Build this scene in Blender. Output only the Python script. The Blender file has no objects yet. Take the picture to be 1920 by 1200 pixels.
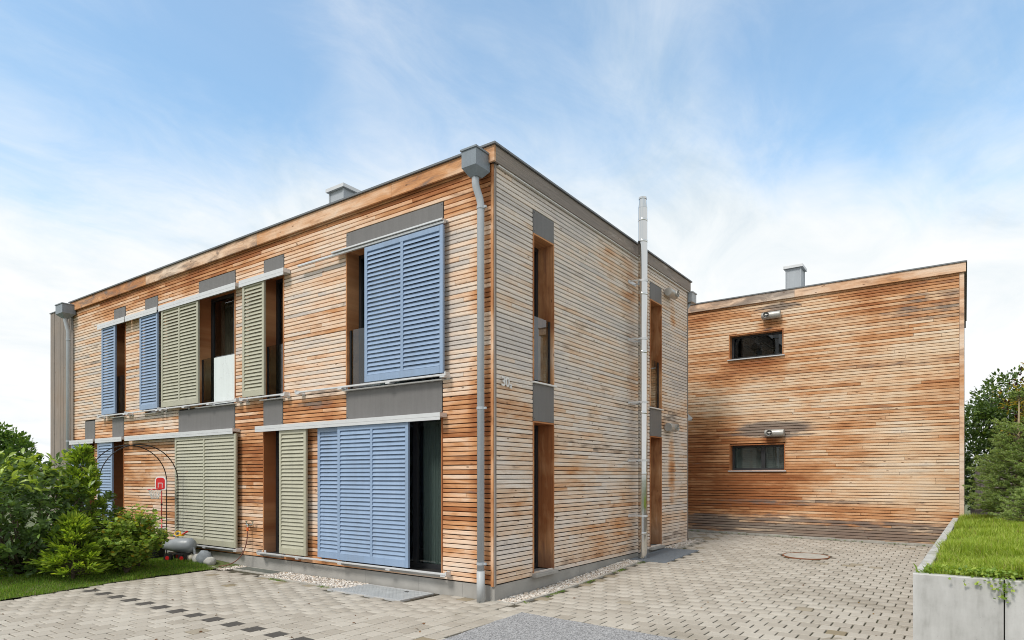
import bpy, math, random
import numpy as np
from mathutils import Vector
R = math.radians
random.seed(7)
rng = np.random.default_rng(11)
sc = bpy.context.scene
col = sc.collection

# ------------------------------------------------------------------ camera, sky, sun, exposure
CAM = Vector((5.2184, -6.9416, 1.70))
HEAD = R(35.311)
cd = bpy.data.cameras.new('camera'); cam = bpy.data.objects.new('camera', cd); col.objects.link(cam)
cam.location = CAM; cam.rotation_euler = (R(90), 0, HEAD)
cd.lens = 22.5; cd.sensor_width = 36; cd.shift_y = 293/1920; cd.clip_end = 2000; cd.clip_start = .05
sc.camera = cam

SUN_DIR = Vector((-.10, -.80, 1.0)).normalized()          # towards the sun
SUN_EL = math.asin(SUN_DIR.z); SUN_AZ = math.atan2(SUN_DIR.x, SUN_DIR.y)

def N(nt, typ, ins=None, **props):
    nd = nt.nodes.new(typ)
    for k, v in props.items(): setattr(nd, k, v)
    for k, v in (ins or {}).items():
        if isinstance(v, bpy.types.NodeSocket): nt.links.new(v, nd.inputs[k])
        else: nd.inputs[k].default_value = v
    return nd
def M(nt, op, a, b=None, c=None, clamp=False):
    nd = nt.nodes.new('ShaderNodeMath'); nd.operation = op; nd.use_clamp = clamp
    for i, v in enumerate((a, b, c)):
        if v is None: continue
        if isinstance(v, bpy.types.NodeSocket): nt.links.new(v, nd.inputs[i])
        else: nd.inputs[i].default_value = v
    return nd.outputs[0]
def MX(nt, f, a, b, blend='MIX'):
    nd = nt.nodes.new('ShaderNodeMix'); nd.data_type = 'RGBA'; nd.blend_type = blend; nd.clamp_factor = True
    for i, v in ((0, f), (6, a), (7, b)):
        if isinstance(v, bpy.types.NodeSocket): nt.links.new(v, nd.inputs[i])
        else: nd.inputs[i].default_value = (v if i == 0 else (*v, 1) if len(v) == 3 else v)
    return nd.outputs[2]
def RP(nt, f, stops, interp='LINEAR'):
    nd = nt.nodes.new('ShaderNodeValToRGB'); cr = nd.color_ramp; cr.interpolation = interp
    while len(cr.elements) < len(stops): cr.elements.new(.5)
    for e, (p, c) in zip(cr.elements, stops):
        e.position = p; e.color = (c, c, c, 1) if isinstance(c, (int, float)) else (*c, 1)
    nt.links.new(f, nd.inputs[0]); return nd.outputs[0]
def NOISE(nt, vec, scale=1, detail=3, rough=.55, dist=0):
    return N(nt, 'ShaderNodeTexNoise', {'Vector': vec, 'Scale': scale, 'Detail': detail, 'Roughness': rough, 'Distortion': dist}).outputs[0]
def SS(nt, x, a, b):                                       # smooth step
    nd = N(nt, 'ShaderNodeMapRange', {'Value': x, 'From Min': a, 'From Max': b}, interpolation_type='SMOOTHSTEP'); return nd.outputs[0]
def XYZ(nt, x, y, z): return N(nt, 'ShaderNodeCombineXYZ', {'X': x, 'Y': y, 'Z': z}).outputs[0]

w = bpy.data.worlds.new('World'); sc.world = w; w.use_nodes = True
nt = w.node_tree; nt.nodes.clear()
sky = N(nt, 'ShaderNodeTexSky', sky_type='NISHITA', sun_disc=False, sun_elevation=SUN_EL, sun_rotation=SUN_AZ, air_density=1.0, dust_density=.6, ozone_density=2.0)
dirv = N(nt, 'ShaderNodeTexCoord').outputs['Generated']
sp = N(nt, 'ShaderNodeSeparateXYZ', {0: dirv}); dx, dy, dz = sp.outputs
k = M(nt, 'DIVIDE', 1.0, M(nt, 'ADD', M(nt, 'MAXIMUM', dz, 0.0), .22))
px_, py_ = M(nt, 'MULTIPLY', dx, k), M(nt, 'MULTIPLY', dy, k)
pl = XYZ(nt, M(nt, 'ADD', M(nt, 'MULTIPLY', px_, .95), M(nt, 'MULTIPLY', py_, -.3)), M(nt, 'ADD', M(nt, 'MULTIPLY', py_, .65), M(nt, 'MULTIPLY', px_, .45)), 3.7)
big = NOISE(nt, pl, 1.05, 6, .56, .35)
fine = NOISE(nt, pl, 4.2, 9, .66, .8)
cl = M(nt, 'ADD', M(nt, 'MULTIPLY', big, .68), M(nt, 'MULTIPLY', fine, .32))
low = SS(nt, dz, .50, .12)                                  # the cloud bank thickens towards the horizon
def lobe(px, py, width):                                    # openings in the cloud, as directions
    f = Vector((-math.sin(HEAD), math.cos(HEAD), 0)); r = Vector((math.cos(HEAD), math.sin(HEAD), 0))
    d = (f + r*((px-960)/1200) + Vector((0, 0, (893-py)/1200))).normalized()
    dt = N(nt, 'ShaderNodeVectorMath', {0: dirv, 1: tuple(d)}, operation='DOT_PRODUCT').outputs['Value']
    return SS(nt, dt, math.cos(R(width)), 1.0)
gap = M(nt, 'ADD', M(nt, 'MULTIPLY', lobe(130, 170, 20), .36), M(nt, 'ADD', M(nt, 'MULTIPLY', lobe(1830, 110, 19), .38), M(nt, 'MULTIPLY', lobe(900, -40, 28), .20)))
cov = M(nt, 'SUBTRACT', M(nt, 'ADD', cl, M(nt, 'MULTIPLY', low, .42)), gap)
cfac = M(nt, 'MULTIPLY_ADD', SS(nt, cov, .09, .57), .86, .14)
shade = NOISE(nt, pl, 2.6, 7, .62, .6)
ccol = RP(nt, M(nt, 'ADD', shade, M(nt, 'MULTIPLY', low, .16)), [(.34, (3.9, 4.45, 4.85)), (.50, (4.95, 5.25, 5.4)), (.70, (5.6, 5.65, 5.65))])
skyc = MX(nt, 1.0, sky.outputs[0], (1.22, 1.52, 1.46), 'MULTIPLY')
bg = N(nt, 'ShaderNodeBackground', {'Color': MX(nt, cfac, skyc, ccol), 'Strength': .1})
nt.links.new(bg.outputs[0], N(nt, 'ShaderNodeOutputWorld').inputs[0])

sd = bpy.data.lights.new('sun', 'SUN'); sd.energy = 1.5; sd.angle = R(14); sd.color = (1, .95, .88)
sun = bpy.data.objects.new('sun', sd); col.objects.link(sun)
sun.rotation_euler = (-SUN_DIR).to_track_quat('-Z', 'Y').to_euler(); sun.location = (0, -8, 14)
vs = sc.view_settings; vs.view_transform = 'Standard'; vs.look = 'None'; vs.exposure = .86; vs.gamma = 1; vs.use_curve_mapping = False
sc.render.engine = 'CYCLES'; sc.cycles.use_denoising = True; sc.cycles.filter_width = 1.0; sc.cycles.max_bounces = 8; sc.cycles.transparent_max_bounces = 16

# ------------------------------------------------------------------ helpers
class MB:
    def __init__(s): s.v = []; s.f = []
    def add(s, vs, fs):
        o = len(s.v); s.v += [tuple(v) for v in vs]; s.f += [tuple(i+o for i in f) for f in fs]; return s
    def box(s, x0, x1, y0, y1, z0, z1, c=0):
        if c:                                               # chamfered on the four edges that run along the longest side
            d = (x1-x0, y1-y0, z1-z0); a = d.index(max(d)); lo = [x0, y0, z0]; hi = [x1, y1, z1]; b, e = [(1, 2), (2, 0), (0, 1)][a]
            prof = [(lo[b]+c, lo[e]), (hi[b]-c, lo[e]), (hi[b], lo[e]+c), (hi[b], hi[e]-c), (hi[b]-c, hi[e]), (lo[b]+c, hi[e]), (lo[b], hi[e]-c), (lo[b], lo[e]+c)]
            vs = []
            for t in (lo[a], hi[a]):
                for p in prof:
                    q = [0, 0, 0]; q[a] = t; q[b] = p[0]; q[e] = p[1]; vs.append(q)
            fs = [(i, (i+1) % 8, (i+1) % 8+8, i+8) for i in range(8)] + [tuple(range(7, -1, -1)), tuple(range(8, 16))]
            return s.add(vs, fs)
        return s.add([(x0,y0,z0),(x1,y0,z0),(x1,y1,z0),(x0,y1,z0),(x0,y0,z1),(x1,y0,z1),(x1,y1,z1),(x0,y1,z1)],
                     [(0,3,2,1),(4,5,6,7),(0,1,5,4),(1,2,6,5),(2,3,7,6),(3,0,4,7)])
    def tube(s, pts, rad, n=10, caps=True):
        pts = [Vector(p) for p in pts]; rs = rad if isinstance(rad, (list, tuple)) else [rad]*len(pts)
        o = len(s.v); ref = None
        for i, p in enumerate(pts):
            t = (pts[min(i+1, len(pts)-1)] - pts[max(i-1, 0)]).normalized()
            if ref is None: ref = Vector((0, 0, 1)) if abs(t.z) < .9 else Vector((1, 0, 0))
            a = t.cross(ref)
            if a.length < 1e-4: a = t.cross(Vector((.3, 1, .2)))
            a.normalize(); b = t.cross(a).normalized(); ref = -b if False else ref
            for j in range(n):
                q = p + (a*math.cos(2*math.pi*j/n) + b*math.sin(2*math.pi*j/n))*rs[i]; s.v.append(tuple(q))
        for i in range(len(pts)-1):
            for j in range(n):
                s.f.append((o+i*n+j, o+i*n+(j+1) % n, o+(i+1)*n+(j+1) % n, o+(i+1)*n+j))
        if caps:
            s.f.append(tuple(o+j for j in range(n-1, -1, -1))); s.f.append(tuple(o+(len(pts)-1)*n+j for j in range(n)))
        return s
    def ball(s, c, r, nu=12, nv=8, sq=(1, 1, 1), jit=0):
        vs = []; fs = []
        for i in range(nv+1):
            th = math.pi*i/nv
            for j in range(nu):
                ph = 2*math.pi*j/nu; q = r*(1+random.uniform(-jit, jit) if 0 < i < nv else 1)
                vs.append((c[0]+q*sq[0]*math.sin(th)*math.cos(ph), c[1]+q*sq[1]*math.sin(th)*math.sin(ph), c[2]+q*sq[2]*math.cos(th)))
        for i in range(nv):
            for j in range(nu): fs.append((i*nu+j, (i+1)*nu+j, (i+1)*nu+(j+1) % nu, i*nu+(j+1) % nu))
        return s.add(vs, fs)
    def build(s, name, mat, parent=None, smooth=False, origin=None):
        root = parent
        while root is not None and root.parent is not None: root = root.parent
        L = Vector(origin) if origin is not None else (root.location if root is not None else Vector((0, 0, 0)))
        me = bpy.data.meshes.new(name); me.from_pydata([(x-L.x, y-L.y, z-L.z) for x, y, z in s.v], [], s.f)
        if smooth: me.shade_smooth() if smooth is True else me.shade_smooth()
        me.materials.append(mat); o = bpy.data.objects.new(name, me); col.objects.link(o)
        if parent is not None: o.parent = parent
        elif origin is not None: o.location = L
        return o
def thing(name, loc, label=None, cat=None, group=None):
    o = bpy.data.objects.new(name, None); o.empty_display_size = .3; col.objects.link(o); o.location = loc
    return tag(o, label, cat, group)
def tag(o, label=None, cat=None, group=None, kind=None):
    if label: o['label'] = label
    if cat: o['category'] = cat
    if group: o['group'] = group
    if kind: o['kind'] = kind
    return o
def npmesh(name, V, F, mat, parent=None, tone=None, smooth=False):
    """V (n,3) world coordinates, F (m,k) faces of k corners; tone (n,4) point colours"""
    root = parent
    while root is not None and root.parent is not None: root = root.parent
    if root is not None: V = V - np.array(root.location)
    me = bpy.data.meshes.new(name); n = len(V); m, kk = F.shape
    me.vertices.add(n); me.vertices.foreach_set('co', V.astype(np.float32).ravel())
    me.loops.add(m*kk); me.loops.foreach_set('vertex_index', F.astype(np.int32).ravel())
    me.polygons.add(m); me.polygons.foreach_set('loop_start', np.arange(0, m*kk, kk, dtype=np.int32)); me.polygons.foreach_set('loop_total', np.full(m, kk, np.int32))
    if smooth: me.polygons.foreach_set('use_smooth', np.ones(m, bool))
    me.update(calc_edges=True); me.validate()
    if tone is not None:
        a = me.color_attributes.new('tone', 'FLOAT_COLOR', 'POINT'); a.data.foreach_set('color', tone.astype(np.float32).ravel())
    me.materials.append(mat); o = bpy.data.objects.new(name, me); col.objects.link(o)
    if parent is not None: o.parent = parent
    return o
def settone(me, t):
    a = me.color_attributes.new('tone', 'FLOAT_COLOR', 'POINT')
    a.data.foreach_set('color', np.tile(np.array([*t, 1.0], np.float32), len(me.vertices)))

# ------------------------------------------------------------------ materials
def newmat(name):
    m = bpy.data.materials.new(name); m.use_nodes = True; t = m.node_tree
    return m, t, t.nodes['Principled BSDF']
def simple(name, c, rough=.5, metal=0, var=.06, scale=6, bump=0, bscale=60, spec=None):
    m, t, b = newmat(name)
    p = N(t, 'ShaderNodeNewGeometry').outputs['Position']
    n = NOISE(t, p, scale, 5, .6)
    lo = tuple(x*(1-var*2) for x in c); hi = tuple(min(1, x*(1+var*2)) for x in c)
    t.links.new(RP(t, n, [(.25, lo), (.75, hi)]), b.inputs['Base Color'])
    t.links.new(RP(t, NOISE(t, p, scale*3, 3), [(.3, max(0, rough-.08)), (.7, min(1, rough+.08))]), b.inputs['Roughness'])
    b.inputs['Metallic'].default_value = metal
    if spec is not None: b.inputs['Specular IOR Level'].default_value = spec
    if bump:
        bp = N(t, 'ShaderNodeBump', {'Height': NOISE(t, p, bscale, 4, .6), 'Strength': bump, 'Distance': .01}); t.links.new(bp.outputs[0], b.inputs['Normal'])
    return m
def streaky(name, c, rough, amp):
    m, t, b = newmat(name); p = N(t, 'ShaderNodeNewGeometry').outputs['Position']; s = N(t, 'ShaderNodeSeparateXYZ', {0: p}).outputs
    n1 = NOISE(t, XYZ(t, M(t, 'MULTIPLY', s[0], 9.), M(t, 'MULTIPLY', s[1], 9.), M(t, 'MULTIPLY', s[2], .8)), 1.3, 5, .65); n2 = NOISE(t, p, 1.7, 5, .6); n3 = NOISE(t, p, 55, 3, .7)
    f = M(t, 'ADD', M(t, 'ADD', M(t, 'MULTIPLY', n1, .45), M(t, 'MULTIPLY', n2, .35)), M(t, 'MULTIPLY', n3, .2))
    g = (c[0]+c[1]+c[2])/3
    t.links.new(RP(t, f, [(.30, tuple((x*.8+g*.2)*(1-amp) for x in c)), (.5, c), (.70, tuple(min(1, (x*.85+g*.15)*(1+amp*.8)) for x in c))]), b.inputs['Base Color'])
    t.links.new(RP(t, n2, [(.3, rough-.1), (.7, rough+.12)]), b.inputs['Roughness']); return m
def larch(name, axis, zramp, obias=0., dbias=0., darks=(), oranges=(), vertical=False, zmax=6.2, tonew=1.0, streak=1.0, pal=((.57, .51, .465), (.755, .615, .50), (.735, .51, .355))):
    m, t, b = newmat(name)
    g = N(t, 'ShaderNodeNewGeometry').outputs['Position']
    s = N(t, 'ShaderNodeSeparateXYZ', {0: g}).outputs
    u, z = s[0 if axis == 'x' else 1], s[2]
    ul, zl = (z, u) if vertical else (u, z)
    tn = N(t, 'ShaderNodeSeparateColor', {0: N(t, 'ShaderNodeVertexColor', layer_name='tone').outputs[0]}).outputs
    r_, g_, b_ = tn
    v1 = XYZ(t, M(t, 'MULTIPLY_ADD', r_, 50, M(t, 'MULTIPLY', ul, 1.6)), M(t, 'MULTIPLY', zl, 55), M(t, 'MULTIPLY', g_, 20))
    g1 = NOISE(t, v1, 1, 5, .65, .4)
    v2 = XYZ(t, M(t, 'MULTIPLY_ADD', r_, 9, M(t, 'MULTIPLY', ul, 1.9)), M(t, 'MULTIPLY_ADD', b_, 3, M(t, 'MULTIPLY', zl, 7)), 0.)
    g2 = NOISE(t, v2, 1, 5, .62, .6)
    g3 = NOISE(t, XYZ(t, M(t, 'MULTIPLY', u, .40), M(t, 'MULTIPLY', z, .7), 4.2), 1, 4, .55)
    o = M(t, 'ADD', RP(t, M(t, 'DIVIDE', z, zmax), zramp), obias)
    o = M(t, 'MULTIPLY_ADD', M(t, 'SUBTRACT', b_, .5), .52*tonew, o)
    o = M(t, 'MULTIPLY_ADD', M(t, 'SUBTRACT', g3, .5), 1.5, o)
    o = M(t, 'MULTIPLY_ADD', M(t, 'SUBTRACT', g2, .5), .7, o)
    def ell(lst):
        acc = None
        for (u0, z0, ru, rz, amp) in lst:
            a = M(t, 'POWER', M(t, 'ABSOLUTE', M(t, 'DIVIDE', M(t, 'SUBTRACT', u, u0), ru)), 2.)
            c = M(t, 'POWER', M(t, 'ABSOLUTE', M(t, 'DIVIDE', M(t, 'SUBTRACT', z, z0), rz)), 2.)
            q = M(t, 'MULTIPLY', M(t, 'SUBTRACT', 1.0, M(t, 'ADD', a, c), clamp=True), amp)
            acc = q if acc is None else M(t, 'ADD', acc, q)
        return acc
    if oranges: o = M(t, 'ADD', o, ell(oranges))
    c = RP(t, o, [(.02, pal[0]), (.24, pal[1]), (.48, pal[2]), (.72, (.585, .295, .138)), (1., (.34, .125, .045))])
    c = MX(t, 1.0, c, RP(t, g1, [(.25, .66), (.5, .98), (.8, 1.12)]), 'MULTIPLY')
    # weathered boards: grey black streaks with a shape of their own
    dk = M(t, 'ADD', M(t, 'MULTIPLY_ADD', M(t, 'SUBTRACT', r_, .5), .26, g2), dbias)
    dk = M(t, 'MULTIPLY_ADD', M(t, 'SUBTRACT', g1, .5), .25, dk)
    if darks: dk = M(t, 'ADD', dk, ell(darks))
    dm = M(t, 'MULTIPLY', SS(t, dk, .62, .92), .85*streak)
    c = MX(t, dm, c, MX(t, g1, (.075, .064, .058), (.30, .255, .225)))
    # knots
    vk = XYZ(t, M(t, 'MULTIPLY_ADD', r_, 31, M(t, 'MULTIPLY', ul, 3.2)), M(t, 'MULTIPLY_ADD', g_, 17, M(t, 'MULTIPLY', zl, 9.)), 1.5)
    vo = N(t, 'ShaderNodeTexVoronoi', {'Vector': vk, 'Scale': 1.0}).outputs['Distance']
    c = MX(t, M(t, 'MULTIPLY', SS(t, vo, .115, .05), .8), c, (.13, .06, .03))
    t.links.new(c, b.inputs['Base Color']); b.inputs['Roughness'].default_value = .78; b.inputs['Specular IOR Level'].default_value = .25
    bp = N(t, 'ShaderNodeBump', {'Height': g1, 'Strength': .35, 'Distance': .006}); t.links.new(bp.outputs[0], b.inputs['Normal'])
    return m
WOOD_A = larch('larch_front', 'x', [(0, .66), (.12, .66), (.35, .61), (.44, .62), (.50, .46), (.80, .34), (.87, .42), (.915, .68), (.96, .76)], obias=-.03,
               darks=[(-3.6, 3.02, 1.1, .22, .30), (-12.2, 4.6, 1.5, .5, .14), (-9.8, 2.75, 1.2, .16, .2), (-5.6, .45, .8, .3, .15)],
               oranges=[(-.05, 3., .42, 6., .40), (-3.6, 2.85, .9, .35, .2), (-5.3, 2.9, .5, .3, .25)])
WOOD_B = larch('larch_side', 'y', [(0, .40), (.2, .42), (.5, .28), (.7, .16), (.97, .16)], obias=.02, dbias=.0, tonew=.6, pal=((.61, .56, .525), (.76, .67, .59), (.73, .54, .39)),
               darks=[(4.3, 4.9, .8, 1.4, .13), (4.1, 2.6, 1.0, .8, .10), (2.6, 2.25, 1.9, .12, .22), (6.6, .4, 1.4, .3, .2), (6.4, 2.95, .6, .25, .25), (2.6, .3, 2.6, .14, .16)],
               oranges=[(6.45, 1.9, .25, .9, .45), (6.5, 5.2, .2, .4, .3), (4.0, 1.6, .7, 1.6, .25), (4.25, 5.0, .5, 1.0, .2)])
WOOD_W = larch('larch_wing', 'x', [(0, .68), (.2, .68), (.5, .57), (.8, .51), (.93, .60), (.97, .76)], obias=-.01, tonew=.6, pal=((.57, .505, .45), (.765, .62, .475), (.74, .525, .345)),
               darks=[(1.45, 2.84, 1.15, .26, .70), (1.5, 5.78, .8, .16, .45), (2., .36, 7., .50, .50), (1.9, 1.05, 2.6, .14, .22), (5., 5.4, 1.8, .6, .20), (3.4, 1.15, 2.2, .09, .2), (4.2, 4.2, 1.6, .08, .25), (.6, 4.85, 1.8, .14, .12)],
               oranges=[(1.0, 1.35, 1.3, .8, .34), (.9, 4.5, 1.0, .3, .36), (1.35, 2.6, .25, .2, .35), (1.35, 5.4, .4, .2, .35), (-.7, 3., 1.5, 6., .22), (0., 1.6, 2.5, 1.0, .12)])
WOOD_TRIM = larch('larch_trim', 'x', [(0, .70), (1, .68)], vertical=True, streak=.6)
WOOD_REVEAL = larch('larch_reveal', 'x', [(0, .90), (1, .90)], vertical=True, streak=.35, darks=[(-5.0, .3, 99, .5, .35)])
WOOD_FASCIA = larch('larch_fascia', 'x', [(0, .50), (1, .50)], dbias=.19, tonew=.8)
WOOD_FASCIA_B = larch('larch_fascia_side', 'y', [(0, .12), (1, .12)], dbias=.46, tonew=.3)
WOOD_GREY = larch('larch_grey', 'x', [(0, .08), (1, .08)], vertical=True, dbias=.62, tonew=.3)
MEMBRANE = simple('facade_membrane', (.012, .011, .010), .9)
PLASTER = simple('interior_plaster', (.32, .31, .29), .9)
PANEL_UP = streaky('fibre_cement_panel', (.145, .140, .138), .6, .22)
ALU = simple('aluminium_profile', (.62, .63, .64), .38, .35, var=.03)
ALU_W = simple('light_metal_sill', (.70, .70, .69), .4, .2, var=.03)
ZINC = streaky('zinc_sheet', (.37, .40, .43), .45, .16)
ZINC_H = streaky('weathered_zinc', (.20, .235, .27), .45, .2)
ZINC_D = simple('zinc_coping', (.16, .17, .18), .5, .4)
FRAME = simple('anthracite_frame', (.022, .024, .027), .4)
CONC = simple('plinth_concrete', (.33, .32, .30), .88, var=.10, scale=2.2, bump=.15, bscale=40)
BLUE = streaky('blue_paint', (.235, .328, .475), .42, .16)
OLIVE = streaky('olive_paint', (.405, .395, .30), .42, .16)
BLACK_M = simple('black_metal', (.012, .012, .013), .45, .3)
BLACK_P = simple('black_plastic', (.014, .014, .015), .5)
RED_P = simple('red_plastic', (.60, .018, .02), .32)
WHITE_P = simple('white_plastic', (.78, .78, .76), .35)
BLUE_P = simple('blue_plastic', (.03, .10, .50), .35)
YEL_P = simple('yellow_plastic', (.75, .45, .02), .35)
TEAL_P = simple('teal_plastic', (.02, .40, .42), .35)
GREY_P = simple('grey_plastic', (.27, .29, .31), .38, var=.05)
def steel():
    m, t, b = newmat('stainless_steel'); b.inputs['Metallic'].default_value = 1; b.inputs['Base Color'].default_value = (.60, .60, .59, 1)
    p = N(t, 'ShaderNodeNewGeometry').outputs['Position']
    t.links.new(RP(t, NOISE(t, p, 9, 4), [(.3, .05), (.7, .11)]), b.inputs['Roughness']); return m
STEEL = steel()
def glass(name, tint=(1, 1, 1), base=.55):
    m, t, b = newmat(name); t.nodes.remove(b)
    fr = N(t, 'ShaderNodeFresnel', {'IOR': 1.52}).outputs[0]
    gl = N(t, 'ShaderNodeBsdfGlossy', {'Color': (.95, .97, 1, 1), 'Roughness': .01})
    tr = N(t, 'ShaderNodeBsdfTransparent', {'Color': (*[base*c for c in tint], 1)})
    front = M(t, 'SUBTRACT', 1.0, N(t, 'ShaderNodeNewGeometry').outputs['Backfacing'])   # only the outer face of the pane mirrors
    trb = N(t, 'ShaderNodeMixShader', {0: front, 1: N(t, 'ShaderNodeBsdfTransparent').outputs[0], 2: tr.outputs[0]})
    mx = N(t, 'ShaderNodeMixShader', {0: M(t, 'MULTIPLY', M(t, 'MINIMUM', M(t, 'MULTIPLY', fr, 1.5), 1.0), front), 1: trb.outputs[0], 2: gl.outputs[0]})
    t.links.new(mx.outputs[0], t.nodes['Material Output'].inputs[0]); return m
GLASS = glass('window_glass', (.9, 1, .97), .50)
GLASS_B = glass('balustrade_glass', (.8, .92, .9), .72)
PALE_SHEET = streaky('pale_sheet', (.66, .71, .71), .3, .12)  # pale colour of the added sheet that brightens the balcony glass
def fabric(name, c):
    m, t, b = newmat(name); b.inputs['Base Color'].default_value = (*c, 1); b.inputs['Roughness'].default_value = .9; return m
CURTAIN = fabric('curtain_fabric', (.30, .35, .33)); CURTAIN_B = fabric('curtain_brown', (.22, .16, .12))

# ------------------------------------------------------------------ ground levels
GY = [(-50, 0), (1, 0), (2.5, .05), (3.7, .11), (5, .16), (7.4, .225), (9.5, .285), (14, .36), (60, .4)]
def zg(x, y):
    b = np.interp(y, [a for a, _ in GY], [c for _, c in GY])
    return b - .0145*np.clip(x, -3, 6)*np.clip((np.asarray(y)-1)/8.5, 0, 1)
def lawn_edge(y): return np.interp(y, [-9, -3.85, -3.2, -2.37, -1.5, -.25, 0], [-5.2, -5.56, -5.66, -5.88, -5.98, -5.98, -5.95])

def speckle(name, c0, c1, scale, bump=.5, rough=.9, big=None):
    m, t, b = newmat(name); p = N(t, 'ShaderNodeNewGeometry').outputs['Position']
    n = NOISE(t, p, scale, 4, .75); v = N(t, 'ShaderNodeTexVoronoi', {'Vector': p, 'Scale': scale*1.1}).outputs['Color']
    c = RP(t, M(t, 'ADD', M(t, 'MULTIPLY', n, .6), M(t, 'MULTIPLY', v, .4)), [(.28, c0), (.72, c1)])
    if big: c = MX(t, SS(t, NOISE(t, p, 1.3, 5), .45, .7), c, big)
    t.links.new(c, b.inputs['Base Color']); b.inputs['Roughness'].default_value = rough
    bp = N(t, 'ShaderNodeBump', {'Height': n, 'Strength': bump, 'Distance': .01}); t.links.new(bp.outputs[0], b.inputs['Normal']); return m
GROUND = speckle('field_ground', (.07, .085, .04), (.14, .16, .07), 3)
SOIL = speckle('soil', (.030, .024, .016), (.075, .06, .04), 25)
LAWN_SOIL = speckle('lawn_thatch', (.06, .075, .02), (.13, .16, .04), 30)
BED = speckle('mossy_joint_sand', (.045, .038, .026), (.11, .095, .066), 40, big=(.05, .058, .022))
ASPH = speckle('chipped_asphalt', (.07, .07, .075), (.50, .50, .51), 75, .9)
KERB = simple('kerb_concrete', (.40, .38, .34), .9, var=.12, scale=8, bump=.2, bscale=60)
def paver_mat():
    m, t, b = newmat('concrete_paver'); p = N(t, 'ShaderNodeNewGeometry').outputs['Position']
    tn = N(t, 'ShaderNodeSeparateColor', {0: N(t, 'ShaderNodeVertexColor', layer_name='tone').outputs[0]}).outputs
    c = RP(t, tn[0], [(0, (.345, .308, .26)), (.5, (.425, .388, .335)), (1, (.485, .448, .392))])
    c = MX(t, M(t, 'MULTIPLY', NOISE(t, p, 140, 3, .7), .55), c, (.36, .33, .28))
    st = SS(t, NOISE(t, p, .55, 5, .62), .52, .72)
    c = MX(t, M(t, 'MULTIPLY', st, .62), c, (.235, .205, .16))
    blot = SS(t, NOISE(t, p, 3.1, 4, .6, .4), .66, .74)
    c = MX(t, M(t, 'MULTIPLY', blot, .6), c, (.185, .15, .10))
    c = MX(t, tn[1], c, MX(t, NOISE(t, p, 30, 4, .7), (.035, .032, .03), (.095, .085, .075)))
    c = MX(t, tn[2], c, (.25, .205, .135))
    t.links.new(c, b.inputs['Base Color']); b.inputs['Roughness'].default_value = .86
    bp = N(t, 'ShaderNodeBump', {'Height': NOISE(t, p, 170, 3, .7), 'Strength': .25, 'Distance': .004}); t.links.new(bp.outputs[0], b.inputs['Normal']); return m
PAVER = paver_mat()

# the wide ground out to the horizon
gr = MB().add([(-900, -900, -.22), (900, -900, -.22), (900, 900, -.22), (-900, 900, -.22)], [(0, 1, 2, 3)]).build('ground', GROUND); tag(gr, kind='structure')
def gridmesh(name, x0, x1, y0, y1, nx, ny, zf, mat, keep=None):
    X = np.linspace(x0, x1, nx+1); Y = np.linspace(y0, y1, ny+1); xx, yy = np.meshgrid(X, Y, indexing='ij')
    V = np.stack([xx, yy, zf(xx, yy)], -1).reshape(-1, 3)
    F = []
    for i in range(nx):
        for j in range(ny):
            if keep is None or keep((X[i]+X[i+1])/2, (Y[j]+Y[j+1])/2): F.append((i*(ny+1)+j, (i+1)*(ny+1)+j, (i+1)*(ny+1)+j+1, i*(ny+1)+j+1))
    return npmesh(name, V, np.array(F), mat)
pavement = gridmesh('pavement', -14, 5.2, -10, 9.6, 64, 66, lambda x, y: zg(x, y)-.016, BED); tag(pavement, kind='structure')
# asphalt patch of the drive
def asp_top(x): return -.36-.064*(x-.7)
def asp_left(y): return .70+min(.057*(-.36-y), .35)
ap = [(.70, -.36)]
for i in range(1, 60): ap.append((.70+i*.16, asp_top(.7+i*.16)+random.uniform(-.014, .014)))
ap.append((14, -1.2)); ap.append((14, -14)); ap.append((1.05, -14))
for i in range(60): yv = -9.6+i*.155; ap.append((asp_left(yv)+random.uniform(-.014, .014), yv))
asphalt = MB().add([(x, y, .006) for x, y in ap], [tuple(range(len(ap)))]).build('drive', ASPH); tag(asphalt, kind='structure')
def in_asphalt(x, y): return x > asp_left(y)+.04 and y < asp_top(x)-.04

# pavers: square stones in half bond; courses run along y before the front, along x beside the house
P_ = .2075
pv = []
def clear(x, y):
    if -2.62 < x < -1.02 and -.76 < y < .1: return False              # steel cover
    if -5.80 < x < -4.56 and -.36 < y < .1: return False
    if x < -1.02 and y > -.60: return False                            # gravel strip before the front
    if .06 < y < 7.68 and x < .375 or x < -1.1 and y > 7: return False                              # gravel strip beside the house
    if -.75 < x-0 < .80 and 4.12 < y < 5.98: return False              # mat
    if math.hypot(x-2.72, y-6.35) < .50: return False        # manhole
    return True
for i in range(-40, 8):                                                # front: columns along y
    x = .62 - .1*0 + i*P_
    for j in range(-50, 4):
        y = j*P_ + (P_/2 if i % 2 else 0) + .02
        if x > 1.1 or y > 0.02 or in_asphalt(x, y) or x < lawn_edge(y)-.02 or y < -9.4: continue
        if x > .345 and y > -.30: continue
        if clear(x, y): pv.append((x, y, 0))
for j in range(-3, 47):                                                # side: rows along x
    y = .155 + j*P_
    for i in range(-8, 26):
        x = .44 + i*P_ + (P_/2 if j % 2 else 0)
        if in_asphalt(x, y) or (x < .4 and y < 1) or (y < -.30 and x < .75) or y < asp_top(x)-.06: continue
        if y > 9.28 or x > 4.98+.02*y: continue
        if clear(x, y): pv.append((x, y, 1))
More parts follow.
